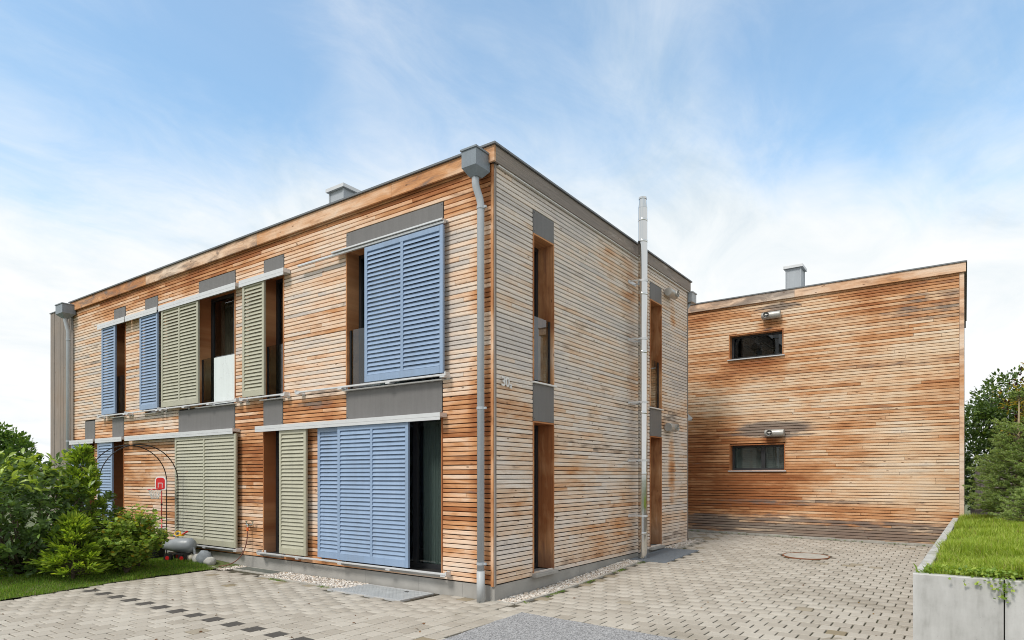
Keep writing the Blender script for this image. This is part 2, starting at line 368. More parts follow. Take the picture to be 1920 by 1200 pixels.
def pix(p):
    d = Vector(p)-CAM; f = Vector((-math.sin(HEAD), math.cos(HEAD), 0)); r = Vector((math.cos(HEAD), math.sin(HEAD), 0))
    dep = d.dot(f)
    if dep < .1: return None
    return 960+1200*d.dot(r)/dep, 893-1200*d.z/dep, dep
def inframe(q): return q is not None and -10 < q[0] < 1930 and -10 < q[1] < 1210
def visP(p):
    q = pix((p[0], p[1], 0))
    if not inframe(q): return 99
    if q[0] > 1712 and q[1] > 1020: return 60
    return q[2]
pv.sort(key=visP)
def paver_shape(kind, dzs):
    hx, hy = (P_/2-.0055, P_/2-.0090) if kind == 0 else (P_/2-.0085, P_/2-.0045)
    c = .005
    return [(-hx, -hy, -.021), (hx, -hy, -.021), (hx, hy, -.021), (-hx, hy, -.021), (-hx, -hy, -.004), (hx, -hy, -.004), (hx, hy, -.004), (-hx, hy, -.004),
            (-hx+c, -hy+c, 0), (hx-c, -hy+c, 0), (hx-c, hy-c, 0), (-hx+c, hy-c, 0)], [(0,1,5,4),(1,2,6,5),(2,3,7,6),(3,0,4,7),(4,5,9,8),(5,6,10,9),(6,7,11,10),(7,4,8,11),(8,9,10,11)]
def paver_tone(x, y, kind):
    r = random.random(); dark = 0.; stain = 0.
    if kind == 0 and abs(y+2.77) < .10 and -5.5 < x < .9 and round((x-.62)/P_) % 2 == 1: dark = 1.
    elif random.random() < .012: stain = random.uniform(.5, 1)
    if kind == 0 and -4.6 < x < -2.5 and y > -.80 and random.random() < .4: stain = .8
    if kind == 1 and x < .62 and random.random() < .18: stain = .8
    return (r, dark, stain)
pm_cache = {}
V_, F_, T_ = [], [], []
for n, (x, y, kd_) in enumerate(pv):
    t3 = paver_tone(x, y, kd_); vs_, fs_ = paver_shape(kd_, 0); dz_ = random.uniform(-.0018, .0018); a = R(random.uniform(-.5, .5))
    z = float(zg(x, y))+dz_
    if n < 300:
        key = (kd_, round(t3[0]*5), t3[1], round(t3[2]*2))
        if key not in pm_cache:
            me = bpy.data.meshes.new('paver'); me.from_pydata(vs_, [], fs_); me.materials.append(PAVER); settone(me, (key[1]/5, key[2], key[3]/2)); pm_cache[key] = me
        o = bpy.data.objects.new('paver', pm_cache[key]); o.location = (x, y, z); o.rotation_euler = (0, 0, a); o.parent = pavement; col.objects.link(o)
    else:
        o_ = len(V_); ca, sa = math.cos(a), math.sin(a)
        V_ += [(x+p*ca-q*sa, y+p*sa+q*ca, z+r) for p, q, r in vs_]; F_ += [tuple(i+o_ for i in f) for f in fs_]; T_ += [(*t3, 1.)]*len(vs_)
rest = npmesh('paver_field', np.array(V_), np.array(F_), PAVER, pavement, np.array(T_)); tag(rest, kind='stuff')

# kerb edging
kb = MB()
yy = .06
while yy < 4.1:
    e = min(yy+.995, 4.12); z0 = float(zg(.3, (yy+e)/2)); sl = float(zg(.3, e)-zg(.3, yy))/2
    kb.add([(.29, yy, z0-.2), (.345, yy, z0-.2), (.345, e-.006, z0-.2), (.29, e-.006, z0-.2), (.29, yy, z0-sl+.012), (.345, yy, z0-sl+.012), (.345, e-.006, z0+sl+.012), (.29, e-.006, z0+sl+.012)], [(0,3,2,1),(4,5,6,7),(0,1,5,4),(1,2,6,5),(2,3,7,6),(3,0,4,7)]); yy = e
yy = 6.0
while yy < 7.6:
    e = min(yy+.8, 7.62); z0 = float(zg(.3, (yy+e)/2)); kb.box(.29, .345, yy, e-.006, z0-.2, z0+.014); yy = e
xx = -4.55
while xx < -2.66:
    e = min(xx+.995, -2.64); kb.box(xx, e-.006, -.575, -.525, -.2, .012); xx = e
kb.box(-.06, .29, .0, .058, -.2, .006)
xx = -1.2
while xx < 4.9:
    e = min(xx+.995, 4.95); z0 = float(zg(xx+.5, 9.3)); kb.box(xx, e-.006, 9.33, 9.40, z0-.2, z0+.035); xx = e
tag(kb.build('kerb', KERB), kind='structure')

# gravel strips
def pebbles(name, areas, n, mat):
    t = (1+5**.5)/2
    ico = np.array([(-1,t,0),(1,t,0),(-1,-t,0),(1,-t,0),(0,-1,t),(0,1,t),(0,-1,-t),(0,1,-t),(t,0,-1),(t,0,1),(-t,0,-1),(-t,0,1)])/math.sqrt(1+t*t)
    tri = np.array([(0,11,5),(0,5,1),(0,1,7),(0,7,10),(0,10,11),(1,5,9),(5,11,4),(11,10,2),(10,7,6),(7,1,8),(3,9,4),(3,4,2),(3,2,6),(3,6,8),(3,8,9),(4,9,5),(2,4,11),(6,2,10),(8,6,7),(9,8,1)])
    sz = np.array([(a[1]-a[0])*(a[3]-a[2]) for a in areas]); pick = rng.choice(len(areas), n, p=sz/sz.sum()); A = np.array(areas)[pick]
    x = A[:, 0]+rng.random(n)*(A[:, 1]-A[:, 0]); y = A[:, 2]+rng.random(n)*(A[:, 3]-A[:, 2])
    c = np.stack([x, y, zg(x, y)+rng.random(n)*.018-.012], -1)
    s = rng.uniform(.012, .024, (n, 1, 1))*np.array([1.25, 1, .75])*rng.uniform(.75, 1.25, (n, 1, 3))
    v = ico[None]*s*rng.uniform(.85, 1.12, (n, 12, 1)); an = rng.random(n)*6.28; ca, sa = np.cos(an)[:, None], np.sin(an)[:, None]
    V = np.stack([v[..., 0]*ca-v[..., 1]*sa, v[..., 0]*sa+v[..., 1]*ca, v[..., 2]], -1)+c[:, None]
    F = (tri[None]+(np.arange(n)*12)[:, None, None]).reshape(-1, 3)
    tone = np.repeat(np.concatenate([rng.random((n, 3)), np.ones((n, 1))], 1), 12, 0)
    return npmesh(name, V.reshape(-1, 3), F, mat, tone=tone)
m, t, b = newmat('river_pebble'); tnn = N(t, 'ShaderNodeSeparateColor', {0: N(t, 'ShaderNodeVertexColor', layer_name='tone').outputs[0]}).outputs
cc = RP(t, tnn[0], [(0, (.20, .17, .15)), (.2, (.44, .37, .30)), (.55, (.60, .555, .50)), (.85, (.72, .69, .65)), (1, (.50, .38, .28))])
t.links.new(cc, b.inputs['Base Color']); b.inputs['Roughness'].default_value = .75; PEB = m
gb = MB()
for (a0, a1, b0, b1) in [(-4.62, -1.0, -.53, .06), (-7.6, -5.7, -.62, .06)]: gb.box(a0, a1, b0, b1, -.1, -.008)
gb.add([(-.06, .05, -.008), (.295, .05, -.008), (.295, 9.3, .27), (-.06, 9.3, .27)], [(0, 1, 2, 3)]) if False else None
gvb = gb.build('gravel_bed', SOIL); tag(gvb, kind='structure')
gv = pebbles('gravel', [(-4.60, -2.45, -.52, .0), (-7.3, -5.76, -.5, .0), (.0, .285, .07, 4.15), (.0, .285, 5.95, 7.55)], 7200, PEB); tag(gv, 'pale river pebbles in the narrow strips along the house plinth', 'gravel', kind='stuff')

# ------------------------------------------------------------------ houses
PITCH = .0655
TOP = 6.19
def subtract(spans, a, b):
    out = []
    for s, e in spans:
        if b <= s or a >= e: out.append((s, e)); continue
        if a > s: out.append((s, a))
        if b < e: out.append((b, e))
    return out
def solid_cells(u0, u1, z0, z1, holes):
    us = sorted({u0, u1, *[h[0] for h in holes], *[h[1] for h in holes]}); us = [u for u in us if u0 <= u <= u1]
    cells = []
    for a, b in zip(us, us[1:]):
        sp_ = [(z0, z1)]
        for h in holes:
            if h[0] < (a+b)/2 < h[1]: sp_ = subtract(sp_, h[2], h[3])
        cells += [(a, b, s, e) for s, e in sp_]
    return cells
def cladding(u0, u1, z0, z1, holes, blen, rnd, cuts=()):
    rows = int(round((z1-z0)/PITCH)); out = []
    for r in range(rows):
        za = z0+r*PITCH; zm = za+PITCH/2; spans = [(u0, u1)]
        for h in holes:
            if h[2] < zm < h[3]: spans = subtract(spans, h[0], h[1])
        off = rnd.random()*blen
        for s, e in spans:
            pts = [s]; x = math.floor((s-off)/blen)*blen+off
            while x < e-.25:
                if x > s+.25: pts.append(x+rnd.uniform(-.12, .12))
                x += blen*rnd.uniform(.85, 1.15)
            pts.append(e)
            for a, b in zip(pts, pts[1:]):
                if b-a > .03: out.append((a+.002, b-.002, za, r))
    return out
def board_vf(axis, plane, sgn, a, b, za, gap, jy, jz):
    """a lath with a sloped lower edge; plane = coordinate of the face, sgn = side the face looks to"""
    zb, zt = za+gap/2+jz, za+PITCH-gap/2+jz; f = plane+sgn*jy; bk = plane-sgn*.024; c = .004
    prof = [(bk, zb-.004), (f-sgn*c, zb), (f, zb+c), (f, zt-c), (f-sgn*c, zt), (bk, zt+.004 if False else zt)]
    vs = []
    for u in (a, b):
        for p, z in prof: vs.append((u, p, z) if axis == 'x' else (p, u, z))
    n = len(prof); fs = [(i, (i+1) % n, (i+1) % n+n, i+n) for i in range(n)] + [tuple(range(n-1, -1, -1)), tuple(range(n, 2*n))]
    return vs, fs
def lay_boards(items, limit, parent_of, rnd):
    """items: (axis, plane, sgn, a, b, za, row, material, parent, gapfn)"""
    def size(it):
        ax, pl_, sg, a, b, za = it[:6]
        p = [((u, pl_, za+PITCH/2) if ax == 'x' else (pl_, u, za+PITCH/2)) for u in (a, b)]; q = [pix(v) for v in p]
        if any(v is None for v in q): return 0
        return abs(q[0][0]-q[1][0])*1200*PITCH/((q[0][2]+q[1][2])/2)
    items = sorted(items, key=size, reverse=True)
    rest = {}
    for n, (ax, pl_, sg, a, b, za, row, mat, par) in enumerate(items):
        gap = ((.0155 if row % 2 else .0075) if mat is WOOD_W else (.0145 if row % 2 else .0110)) * rnd.uniform(.8, 1.25)
        vs_, fs_ = board_vf(ax, pl_, sg, a, b, za, gap, rnd.uniform(-.002, .002), rnd.uniform(-.001, .001)); tn_ = (rnd.random(), rnd.random(), rnd.random())
        if n < limit:
            L = par.parent.location; me = bpy.data.meshes.new('board'); me.from_pydata([(x-L.x, y-L.y, z-L.z) for x, y, z in vs_], [], fs_); me.materials.append(mat); settone(me, tn_)
            o = bpy.data.objects.new('board', me); o.parent = par; col.objects.link(o)
        else:
            d = rest.setdefault(par.name, (par, mat, [], [], [])); o_ = len(d[2]); d[2].extend(vs_); d[3].extend(tuple(i+o_ for i in f) for f in fs_); d[4].extend([(*tn_, 1)]*len(vs_))
    for par, mat, V, F, T in rest.values():
        L = par.parent.location; me = bpy.data.meshes.new('board_field'); me.from_pydata([(x-L.x, y-L.y, z-L.z) for x, y, z in V], [], F); me.materials.append(mat)
        a_ = me.color_attributes.new('tone', 'FLOAT_COLOR', 'POINT'); a_.data.foreach_set('color', np.array(T, np.float32).ravel())
        o = bpy.data.objects.new('board_field', me); o.parent = par; col.objects.link(o); tag(o, kind='stuff')
def toned(mb, name, mat, parent, t=None, **kw):
    o = mb.build(name, mat, parent, **kw); settone(o.data, t or (random.random(), random.random(), random.random())); return o

house = thing('timber_house', (-6.8, 3.7, 0), 'two storey larch clad house with blue and olive shutters, steel flue at its side', 'house')
EX0 = -13.57; BY1 = 7.42
A_UP = [(-11.27, -10.68), (-9.75, -9.17), (-7.50, -6.18), (-5.27, -4.66), (-3.00, -.90)]
A_LO = [(-12.87, -12.30), (-11.36, -10.77), (-8.30, -6.20), (-5.28, -4.69), (-3.00, -.92)]
ZU = (3.10, 5.37); ZL = (.30, 2.62)
holesA = [(a, b, 3.085, 5.645) for a, b in A_UP] + [(a, b, .295, 3.085) for a, b in A_LO]
B_WIN = [(.955, 1.545), (5.25, 5.86)]
holesB = [(a, b, .255, 5.645) for a, b in B_WIN]
openA = [(a, b, *ZU) for a, b in A_UP] + [(a, b, *ZL) for a, b in A_LO]
openB = [(a, b, 3.10, 5.30) for a, b in B_WIN] + [(a, b, .25, 2.52) for a, b in B_WIN]
# solid walls behind the boards
mbw = MB()
for a, b, s, e in solid_cells(EX0+.03, -.03, .20, 5.93, openA): mbw.box(a, b, .03, .30, s, e)
wallA = mbw.build('wall', MEMBRANE, house)
mbw = MB()
for a, b, s, e in solid_cells(.30, BY1-.03, .16, 5.93, openB): mbw.box(-.30, -.03, a, b, s, e)
wallB = mbw.build('wall', MEMBRANE, house)
mbw = MB(); mbw.box(EX0+.03, EX0+.3, .30, BY1-.03, .0, 5.93); mbw.box(EX0+.3, -.30, BY1-.3, BY1-.03, .0, 5.93)
toned(mbw, 'rear_wall', WOOD_GREY, house)
mbw = MB(); mbw.box(EX0+.3, -.30, .30, BY1-.3, 2.72, 2.95); mbw.box(EX0+.3, -.30, .30, BY1-.3, .05, .22); mbw.box(EX0+.3, -.3, 3.2, 3.3, .22, 2.72); mbw.box(EX0+.3, -.3, 3.2, 3.3, 2.95, 5.9)
for x in (-4.0, -8.9): mbw.box(x-.05, x+.05, .3, 3.2, .22, 2.72); mbw.box(x-.05, x+.05, .3, 3.2, 2.95, 5.9)
mbw.build('interior_floor', PLASTER, house)
rb = random.Random(5)
items = [('x', 0., -1, a, b, z, r, WOOD_A, wallA) for a, b, z, r in cladding(EX0, -.05, .218, 5.97, holesA, 3.9, rb)]
items += [('y', 0., 1, a, b, z, r, WOOD_B, wallB) for a, b, z, r in cladding(.05, BY1-.03, .218, 5.97, holesB, 3.6, rb)]
lay_boards(items, 300, None, rb)
# corner trims
toned(MB().box(-.047, -.004, -.012, .03, .2, 5.94, .003), 'corner_trim', WOOD_TRIM, house, (.2, .4, .6))
toned(MB().box(-.03, .012, .004, .047, .2, 5.94, .003), 'corner_trim', WOOD_GREY, house)
toned(MB().box(-.03, .010, BY1-.028, BY1+.012, .2, 5.94, .003), 'corner_trim', WOOD_GREY, house)
# plinth slabs
x = EX0
for i, w_ in enumerate([2.4, 2.6, 2.5, 1.6, 1.9, 1.15, .85, .52]):
    e = min(x+w_, .0) if i < 7 else -.0
    MB().box(x+.0015, e-.0015, .018, .3, -.3, .205).build('plinth', CONC, house); x = e
for a, b in [(.302, 2.4), (2.4, 5.0), (5.0, BY1)]: MB().box(-.3, -.018, a+.0015, b-.0015, -.3, .205).build('plinth', CONC, house)
MB().box(-.3, -.0185, .0185, .3, -.3, .2045).build('plinth', CONC, house)
# parapet: fascia boards, coping, drip strip, roof
xs = [EX0-.05, -9.6, -5.4, -1.9, .055]
for a, b in zip(xs, xs[1:]): toned(MB().box(a+.001, b-.001, -.062, -.03, 5.945, 6.160, .003), 'fascia_board', WOOD_FASCIA, house)
ys = [-.028, 3.3, BY1+.05]
for a, b in zip(ys, ys[1:]): toned(MB().box(.024, .056, a+.001, b-.001, 5.945, 6.160, .003), 'fascia_board', WOOD_FASCIA_B, house)
toned(MB().box(EX0-.05, -.3, -.028, .2, 5.97, 6.155), 'parapet', WOOD_FASCIA, house); toned(MB().box(-.3, .022, -.027, BY1+.04, 5.972, 6.155), 'parapet', WOOD_FASCIA_B, house)
cp = MB(); cp.box(EX0-.08, .085, -.092, .24, 6.163, TOP); cp.box(-.26, .0845, .24, BY1+.08, 6.163, TOP); cp.box(EX0-.08, .084, BY1-.25, BY1+.081, 6.1645, TOP-.0015); cp.box(EX0-.081, EX0+.24, .24, BY1-.25, 6.163, TOP)
cp.build('coping', ZINC_D, house)
MB().box(.004, .040, .06, BY1+.03, 5.925, 5.942).build('drip_strip', ALU_W, house)
roof = MB().box(EX0+.2, -.2, .2, BY1-.2, 5.93, 5.99).build('roof', ZINC_D, house)
def chimney(par, x0, x1, y0, y1, z0, z1, root):
    c = MB(); c.box(x0, x1, y0, y1, z0, z1-.07)
    for (xa, ya) in ((x0, y0), (x1, y0), (x0, y1), (x1, y1)): c.box(xa-.014, xa+.014, ya-.014, ya+.014, z0, z1-.075)
    o = c.build('chimney', ZINC, par)
    MB().box(x0-.06, x1+.06, y0-.06, y1+.06, z1-.068, z1).build('chimney_cap', ALU, par); return o
chimney(roof, -5.28, -4.86, 1.5, 2.02, 5.99, 7.50, house)

# reveals, windows, panels
def opening(par, axis, plane, sgn, u0, u1, z0, z1, depth=.24, rail=False, mull=(), frame=.06, open_=False):
    """lined opening: plane = face of the cladding, sgn = outward side"""
    def bx(mb, a, b, d0, d1, s, e):
        lo, hi = plane-sgn*d1, plane-sgn*d0
        if lo > hi: lo, hi = hi, lo
        return mb.box(a, b, lo, hi, s, e) if axis == 'x' else mb.box(lo, hi, a, b, s, e)
    th = .022
    for (a, b, s, e) in ((u0, u0+th, z0, z1), (u1-th, u1, z0, z1), (u0+th, u1-th, z1-th, z1)):
        o = bx(MB(), a, b, -.012, depth+.06, s, e); toned(o, 'reveal', WOOD_REVEAL, par, (random.random(), random.random(), random.uniform(.4, .7)))
    a, b, s, e = u0+th+.001, u1-th-.001, z0+.001, z1-th-.001
    f = MB()
    bx(f, a, a+frame, depth, depth+.07, s, e); bx(f, b-frame, b, depth, depth+.07, s, e); bx(f, a+frame, b-frame, depth, depth+.07, s, s+frame*1.2); bx(f, a+frame, b-frame, depth, depth+.07, e-frame, e)
    for mu in mull: bx(f, mu-.045, mu+.045, depth+.004, depth+.066, s+frame*1.2, e-frame)
    wf = f.build('window', FRAME, par)
    edges = [a+frame-.004, *[q for mu in mull for q in (mu-.041, mu+.041)], b-frame+.004]
    for p, q in zip(edges[::2], edges[1::2]):
        bx(MB(), p, q, depth+.03, depth+.038, s+frame*1.2-.004, e-frame+.004).build('pane', GLASS, wf)
    if rail:
        bx(MB(), a+.012, b-.012, .055, .067, s+.03, s+.98).build('balustrade_pane', GLASS_B, wf)
        r_ = MB(); bx(r_, a, a+.03, .045, .077, s+.02, s+.97); bx(r_, b-.03, b, .045, .077, s+.02, s+.97); r_.build('balustrade_clamp', FRAME, wf)
    return wf
for i, (a, b) in enumerate(A_UP):
    opening(house, 'x', 0, -1, a, b, *ZU, rail=True, mull=([-6.62] if i == 2 else [-1.95] if i == 4 else []))
for i, (a, b) in enumerate(A_LO):
    opening(house, 'x', 0, -1, a, b, *ZL, mull=([-7.25] if i == 2 else [-1.70] if i == 4 else []))
for a, b in B_WIN:
    opening(house, 'y', 0, 1, a, b, 3.12, 5.30, depth=.27, rail=True); opening(house, 'y', 0, 1, a, b, .27, 2.52, depth=.27)
def panel_x(a, b, s, e):
    o = MB().box(a+.008, b-.008, -.008, .006, s, e).build('panel', PANEL_UP, house)
    sc_ = MB()
    for u in (a+.03, b-.03):
        for z in (s+.03, e-.03): sc_.box(u-.006, u+.006, -.0105, -.0085, z-.006, z+.006)
    sc_.build('screw', FRAME, o)
def panel_y(a, b, s, e):
    o = MB().box(-.006, .008, a+.008, b-.008, s, e).build('panel', PANEL_UP, house)
    sc_ = MB()
    for u in (a+.03, b-.03):
        for z in (s+.03, e-.03): sc_.box(.0085, .0105, u-.006, u+.006, z-.006, z+.006)
    sc_.build('screw', FRAME, o)
for a, b in A_UP: panel_x(a, b, 5.375, 5.643)
for a, b in A_LO: panel_x(a, b, 2.625, 3.072)
for a, b in B_WIN: panel_y(a, b, 5.305, 5.643); panel_y(a, b, 2.525, 3.075)
for a, b in A_UP: MB().box(a-.03, b+.03, -.072, .24, 3.078, 3.096, .004).build('sill', ALU_W, house)
for a, b in A_LO: MB().box(a-.03, b+.03, -.065, .24, .255, .29, .004).build('sill', CONC, house)
for a, b in B_WIN: MB().box(-.24, .045, a-.03, b+.03, 3.08, 3.105, .004).build('sill', ALU_W, house); MB().box(-.27, .075, a-.01, b+.02, .205, .255, .004).build('sill', CONC, house)
# shutter gear: covers over the top track, bottom rails with brackets
for a, b in [(-11.81, -10.42), (-10.38, -8.92), (-8.85, -5.95), (-5.83, -4.47)]: MB().box(a, b, -.155, -.012, 5.268, 5.338, .003).build('track_cover', ALU, house); MB().box(a, b, -.155, -.147, 5.215, 5.267).build('track_cover', ALU, house)
MB().box(-4.11, -.79, -.125, -.085, 5.283, 5.318, .004).build('track', ALU, house); MB().box(-3.2, -.80, -.15, -.012, 5.325, 5.348).build('track', ALU, house)
for a, b in [(-13.40, -12.02), (-11.90, -10.53), (-10.38, -6.02), (-5.30, -.83)]: MB().box(a, b, -.165, -.012, 2.545, 2.604, .003).build('track_cover', ALU, house); MB().box(a, b, -.165, -.157, 2.500, 2.544).build('track_cover', ALU, house)
def rail(a, b, z):
    o = MB().box(a, b, -.135, -.095, z, z+.028, .004).build('rail', ALU, house); br = MB()
    n = max(2, int((b-a)/.95)+1)
    for i in range(n):
        u = a+.05+(b-a-.1)*i/(n-1); MB().box(u-.045, u+.045, -.142, -.004, z-.022, z-.002).box(u-.03, u+.03, -.012, -.003, z-.04, z+.05).build('rail_bracket', ALU, o)
    for u in (a-.004, b+.004): MB().box(u-.012, u+.012, -.142, -.05, z-.002, z+.052).build('end_stop', ALU, o)
for a, b in [(-11.81, -10.42), (-10.38, -8.92), (-8.85, -5.95), (-5.83, -4.47), (-4.15, -.76)]: rail(a, b, 3.122)
for a, b in [(-13.40, -12.02), (-11.90, -10.53), (-10.38, -5.94), (-5.27, -.75)]: rail(a, b, .300)
# added pale sheet standing in for the white look of the balcony glass, curtains inside
MB().box(-7.02, -6.225, .046, .051, 3.14, 4.06).build('pale_stand_in', PALE_SHEET, house)
def curtain(x0, x1, y, z0, z1, mat):
    n = 40; vs_, fs_ = [], []
    for i in range(n+1):
        u = x0+(x1-x0)*i/n; dy_ = .025*math.sin(i*1.35)+.01*math.sin(i*3.1)
        vs_ += [(u, y+dy_, z0), (u, y+dy_*.7, z1)]
    fs_ = [(2*i, 2*i+2, 2*i+3, 2*i+1) for i in range(n)]
    return MB().add(vs_, fs_).build('curtain', mat, house, smooth=True)
curtain(-1.62, -1.18, .345, .30, 2.58, CURTAIN); curtain(-7.4, -6.9, .42, 3.12, 5.3, CURTAIN_B); curtain(-2.95, -2.5, .42, 3.12, 5.3, CURTAIN)
# house number
def lettering(txt, size, loc, rot, ext, parent, mat, name):
    cu = bpy.data.curves.new('lettering', 'FONT'); cu.body = txt; cu.size = size; cu.extrude = ext; cu.offset = .002
    tmp = bpy.data.objects.new('lettering', cu); col.objects.link(tmp); dg = bpy.context.evaluated_depsgraph_get(); dg.update()
    me = bpy.data.meshes.new_from_object(tmp.evaluated_get(dg)); bpy.data.objects.remove(tmp)
    me.materials.clear(); me.materials.append(mat); o = bpy.data.objects.new(name, me); col.objects.link(o); o.parent = parent
    o.location = Vector(loc)-parent.location; o.rotation_euler = rot; return o
lettering('30', .185, (.030, .135, 2.945), (R(90), 0, R(90)), .008, house, ALU_W, 'house_number')
lettering('a', .125, (.030, .325, 2.93), (R(90), 0, R(90)), .008, house, ALU_W, 'house_number')
# rain pipes with hoppers
def downpipe(x, y, hx0, hx1, hy0, ztop, zbot, pts, r=.05, mat=ZINC):
    o = MB().tube(pts, r, 14).build('downpipe', mat, house, smooth=True)
    h = MB(); z0, z1 = ztop-.22, ztop; cx, cy = (hx0+hx1)/2, (hy0-.03)/2; q = r+.012
    h.add([(cx-q, cy-q, z0-.10), (cx+q, cy-q, z0-.10), (cx+q, cy+q, z0-.10), (cx-q, cy+q, z0-.10), (hx0, hy0, z0), (hx1, hy0, z0), (hx1, -.03, z0), (hx0, -.03, z0), (hx0, hy0, z1), (hx1, hy0, z1), (hx1, -.03, z1), (hx0, -.03, z1)],
          [(0,3,2,1),(0,1,5,4),(1,2,6,5),(2,3,7,6),(3,0,4,7),(4,5,9,8),(5,6,10,9),(6,7,11,10),(7,4,8,11),(8,9,10,11)])
    h.box(hx0-.015, hx1+.015, hy0-.015, -.064, z1+.001, z1+.024)
    h.build('hopper', ZINC_H, o)
    for z in zbot: MB().tube([(x, y, z-.018), (x, y, z+.018)], r+.007, 14).box(x+r, x+r+.04, y-.01, y+.02, z-.015, z+.015).build('clamp', mat, o)
downpipe(-.128, -.125, -.29, -.045, -.335, 6.045, [5.33, 2.62, .52], [(-.168, -.19, 5.86), (-.168, -.19, 5.66), (-.163, -.182, 5.60), (-.138, -.138, 5.46), (-.128, -.125, 5.38), (-.128, -.125, .02)])
MB().tube([(-.128, -.125, .0), (-.128, -.125, .42)],   .056, 14).build('pipe_foot', streaky('pipe_foot_zinc', (.42, .44, .45), .5, .15), house, smooth=True)
downpipe(-13.55, -.125, -13.78, -13.36, -.33, 6.06, [5.2, 2.6], [(-13.57, -.18, 5.86), (-13.57, -.18, 5.68), (-13.55, -.125, 5.42), (-13.55, -.125, .0)])
hp = MB().box(-.12, .10, BY1+.03, BY1+.30, 5.72, 5.93); hp.box(-.135, .115, BY1+.02, BY1+.315, 5.931, 5.955); hp.build('hopper', ZINC, house)
MB().tube([(.0, BY1+.15, 5.73), (-.12, BY1+.1, 5.5), (-.12, BY1+.1, .2)], .045, 12).build('downpipe', ZINC, house, smooth=True)
MB().add([(.0, BY1+.02, 2.98), (.0, BY1+.02, 3.14), (.05, BY1+.20, 3.05), (.0, BY1+.24, 2.99), (-.1, BY1+.02, 2.98), (-.1, BY1+.02, 3.14), (-.05, BY1+.20, 3.05)], [(0,1,2,3),(4,6,5),(1,5,6,2),(0,3,6,4),(3,2,6)]).build('wall_bracket', ZINC, house)
VENT = simple('vent_metal', (.42, .41, .385), .42, .4, var=.06, scale=10)
def vent(par, axis, plane, sgn, u0, u1, z, r=.088, hole=.27):
    c = plane+sgn*.10
    pt = (lambda u, d, zz: (u, plane+sgn*d, zz)) if axis == 'x' else (lambda u, d, zz: (plane+sgn*d, u, zz))
    o = MB().tube([pt(u0, .10, z), pt(u0+.012, .10, z), pt(u1-.012, .10, z), pt(u1, .10, z)], [r-.006, r, r, r-.006], 24).build('vent', VENT, par, smooth=False)
    for p in o.data.polygons: p.use_smooth = len(p.vertices) == 4
    uc = u0+(u1-u0)*hole
    n = MB().tube([pt(uc, .12, z), pt(uc, .215, z)], r*.80, 22, caps=False); n.tube([pt(uc, .215, z), pt(uc, .19, z), pt(uc, .13, z)], [r*.80, r*.66, r*.66], 22, caps=False)
    n.build('nozzle', VENT, o, smooth=True)
    d = MB().tube([pt(uc, .186, z), pt(uc, .190, z)], r*.66, 20).build('damper', FRAME, o)
    e = MB(); e.tube([pt(uc-r*.6, .2, z), pt(uc+r*.6, .2, z)], .006, 6); e.tube([pt(uc, .2, z-r*.6), pt(uc, .2, z+r*.6)], .006, 6); e.tube([pt(uc-r*.25, .2, z), pt(uc+r*.25, .2, z)], .016, 10); e.build('guard', VENT, o)
    st = MB(); a = pt((u0+u1)/2-.04, .0, z-.03); b_ = pt((u0+u1)/2+.04, .05, z+.03); st.box(min(a[0], b_[0]), max(a[0], b_[0]), min(a[1], b_[1]), max(a[1], b_[1]), z-.03, z+.03).build('spigot', VENT, o)
vent(house, 'y', 0, 1, 5.98, 6.38, 5.60, hole=.72); vent(house, 'y', 0, 1, 5.98, 6.38, 2.74, hole=.72)

# ---- the rear house
WY = 9.43; WX0, WX1 = -2.2, 5.20
rear = thing('timber_house', (1.6, 12.5, .25), 'larch clad house with two strip windows and wall vents, behind the paved yard', 'house')
holesW = [(.345, 1.641, 4.625, 5.255), (.359, 1.678, 1.828, 2.495)]
mbw = MB()
for a, b, s, e in solid_cells(WX0, WX1-.03, .1, 5.93, holesW): mbw.box(a, b, WY+.03, WY+.3, s, e)
wallW = mbw.build('wall', MEMBRANE, rear)
rw = random.Random(9)
lay_boards([('x', WY, -1, a, b, z, r, WOOD_W, wallW) for a, b, z, r in cladding(WX0, WX1-.085, .22, 6.0, holesW, 3.6, rw)], 300, None, rw)
toned(MB().box(WX1-.083, WX1, WY-.014, WY+.03, .15, 5.96, .003), 'corner_trim', WOOD_FASCIA, rear, (.3, .2, .45))
mbw = MB(); mbw.box(WX1-.3, WX1-.03, WY+.3, WY+6.2, .1, 5.93); toned(mbw, 'side_wall', WOOD_GREY, rear)
for k_ in range(42): toned(MB().box(WX1-.028, WX1+.0, WY+.035+k_*.147, WY+.035+k_*.147+.139, .15, 5.94), 'plank', WOOD_GREY, rear)
mbw = MB(); mbw.box(WX0, WX0+.27, WY+.3, WY+6.2, .1, 5.93); mbw.box(WX0+.27, WX1-.3, WY+5.9, WY+6.2, .1, 5.93); toned(mbw, 'rear_wall', WOOD_GREY, rear)
mbw = MB(); mbw.box(WX0+.27, WX1-.3, WY+.3, WY+5.9, .1, .3); mbw.box(WX0+.27, WX1-.3, WY+.3, WY+5.9, 2.9, 3.15); mbw.box(WX0+.27, WX1-.3, WY+2.5, WY+2.6, .3, 5.9); mbw.build('interior_floor', PLASTER, rear)
for a, b in [(WX0, 1.9), (1.9, WX1+.03)]: toned(MB().box(a+.001, b-.001, WY-.055, WY-.024, 5.965, 6.160, .003), 'fascia_board', WOOD_FASCIA, rear)
toned(MB().box(WX1-.005, WX1+.03, WY-.022, WY+6.2, 5.965, 6.158, .003), 'fascia_board', WOOD_GREY, rear)
toned(MB().box(WX0, WX1-.006, WY-.022, WY+.25, 5.99, 6.155), 'parapet', WOOD_FASCIA, rear)
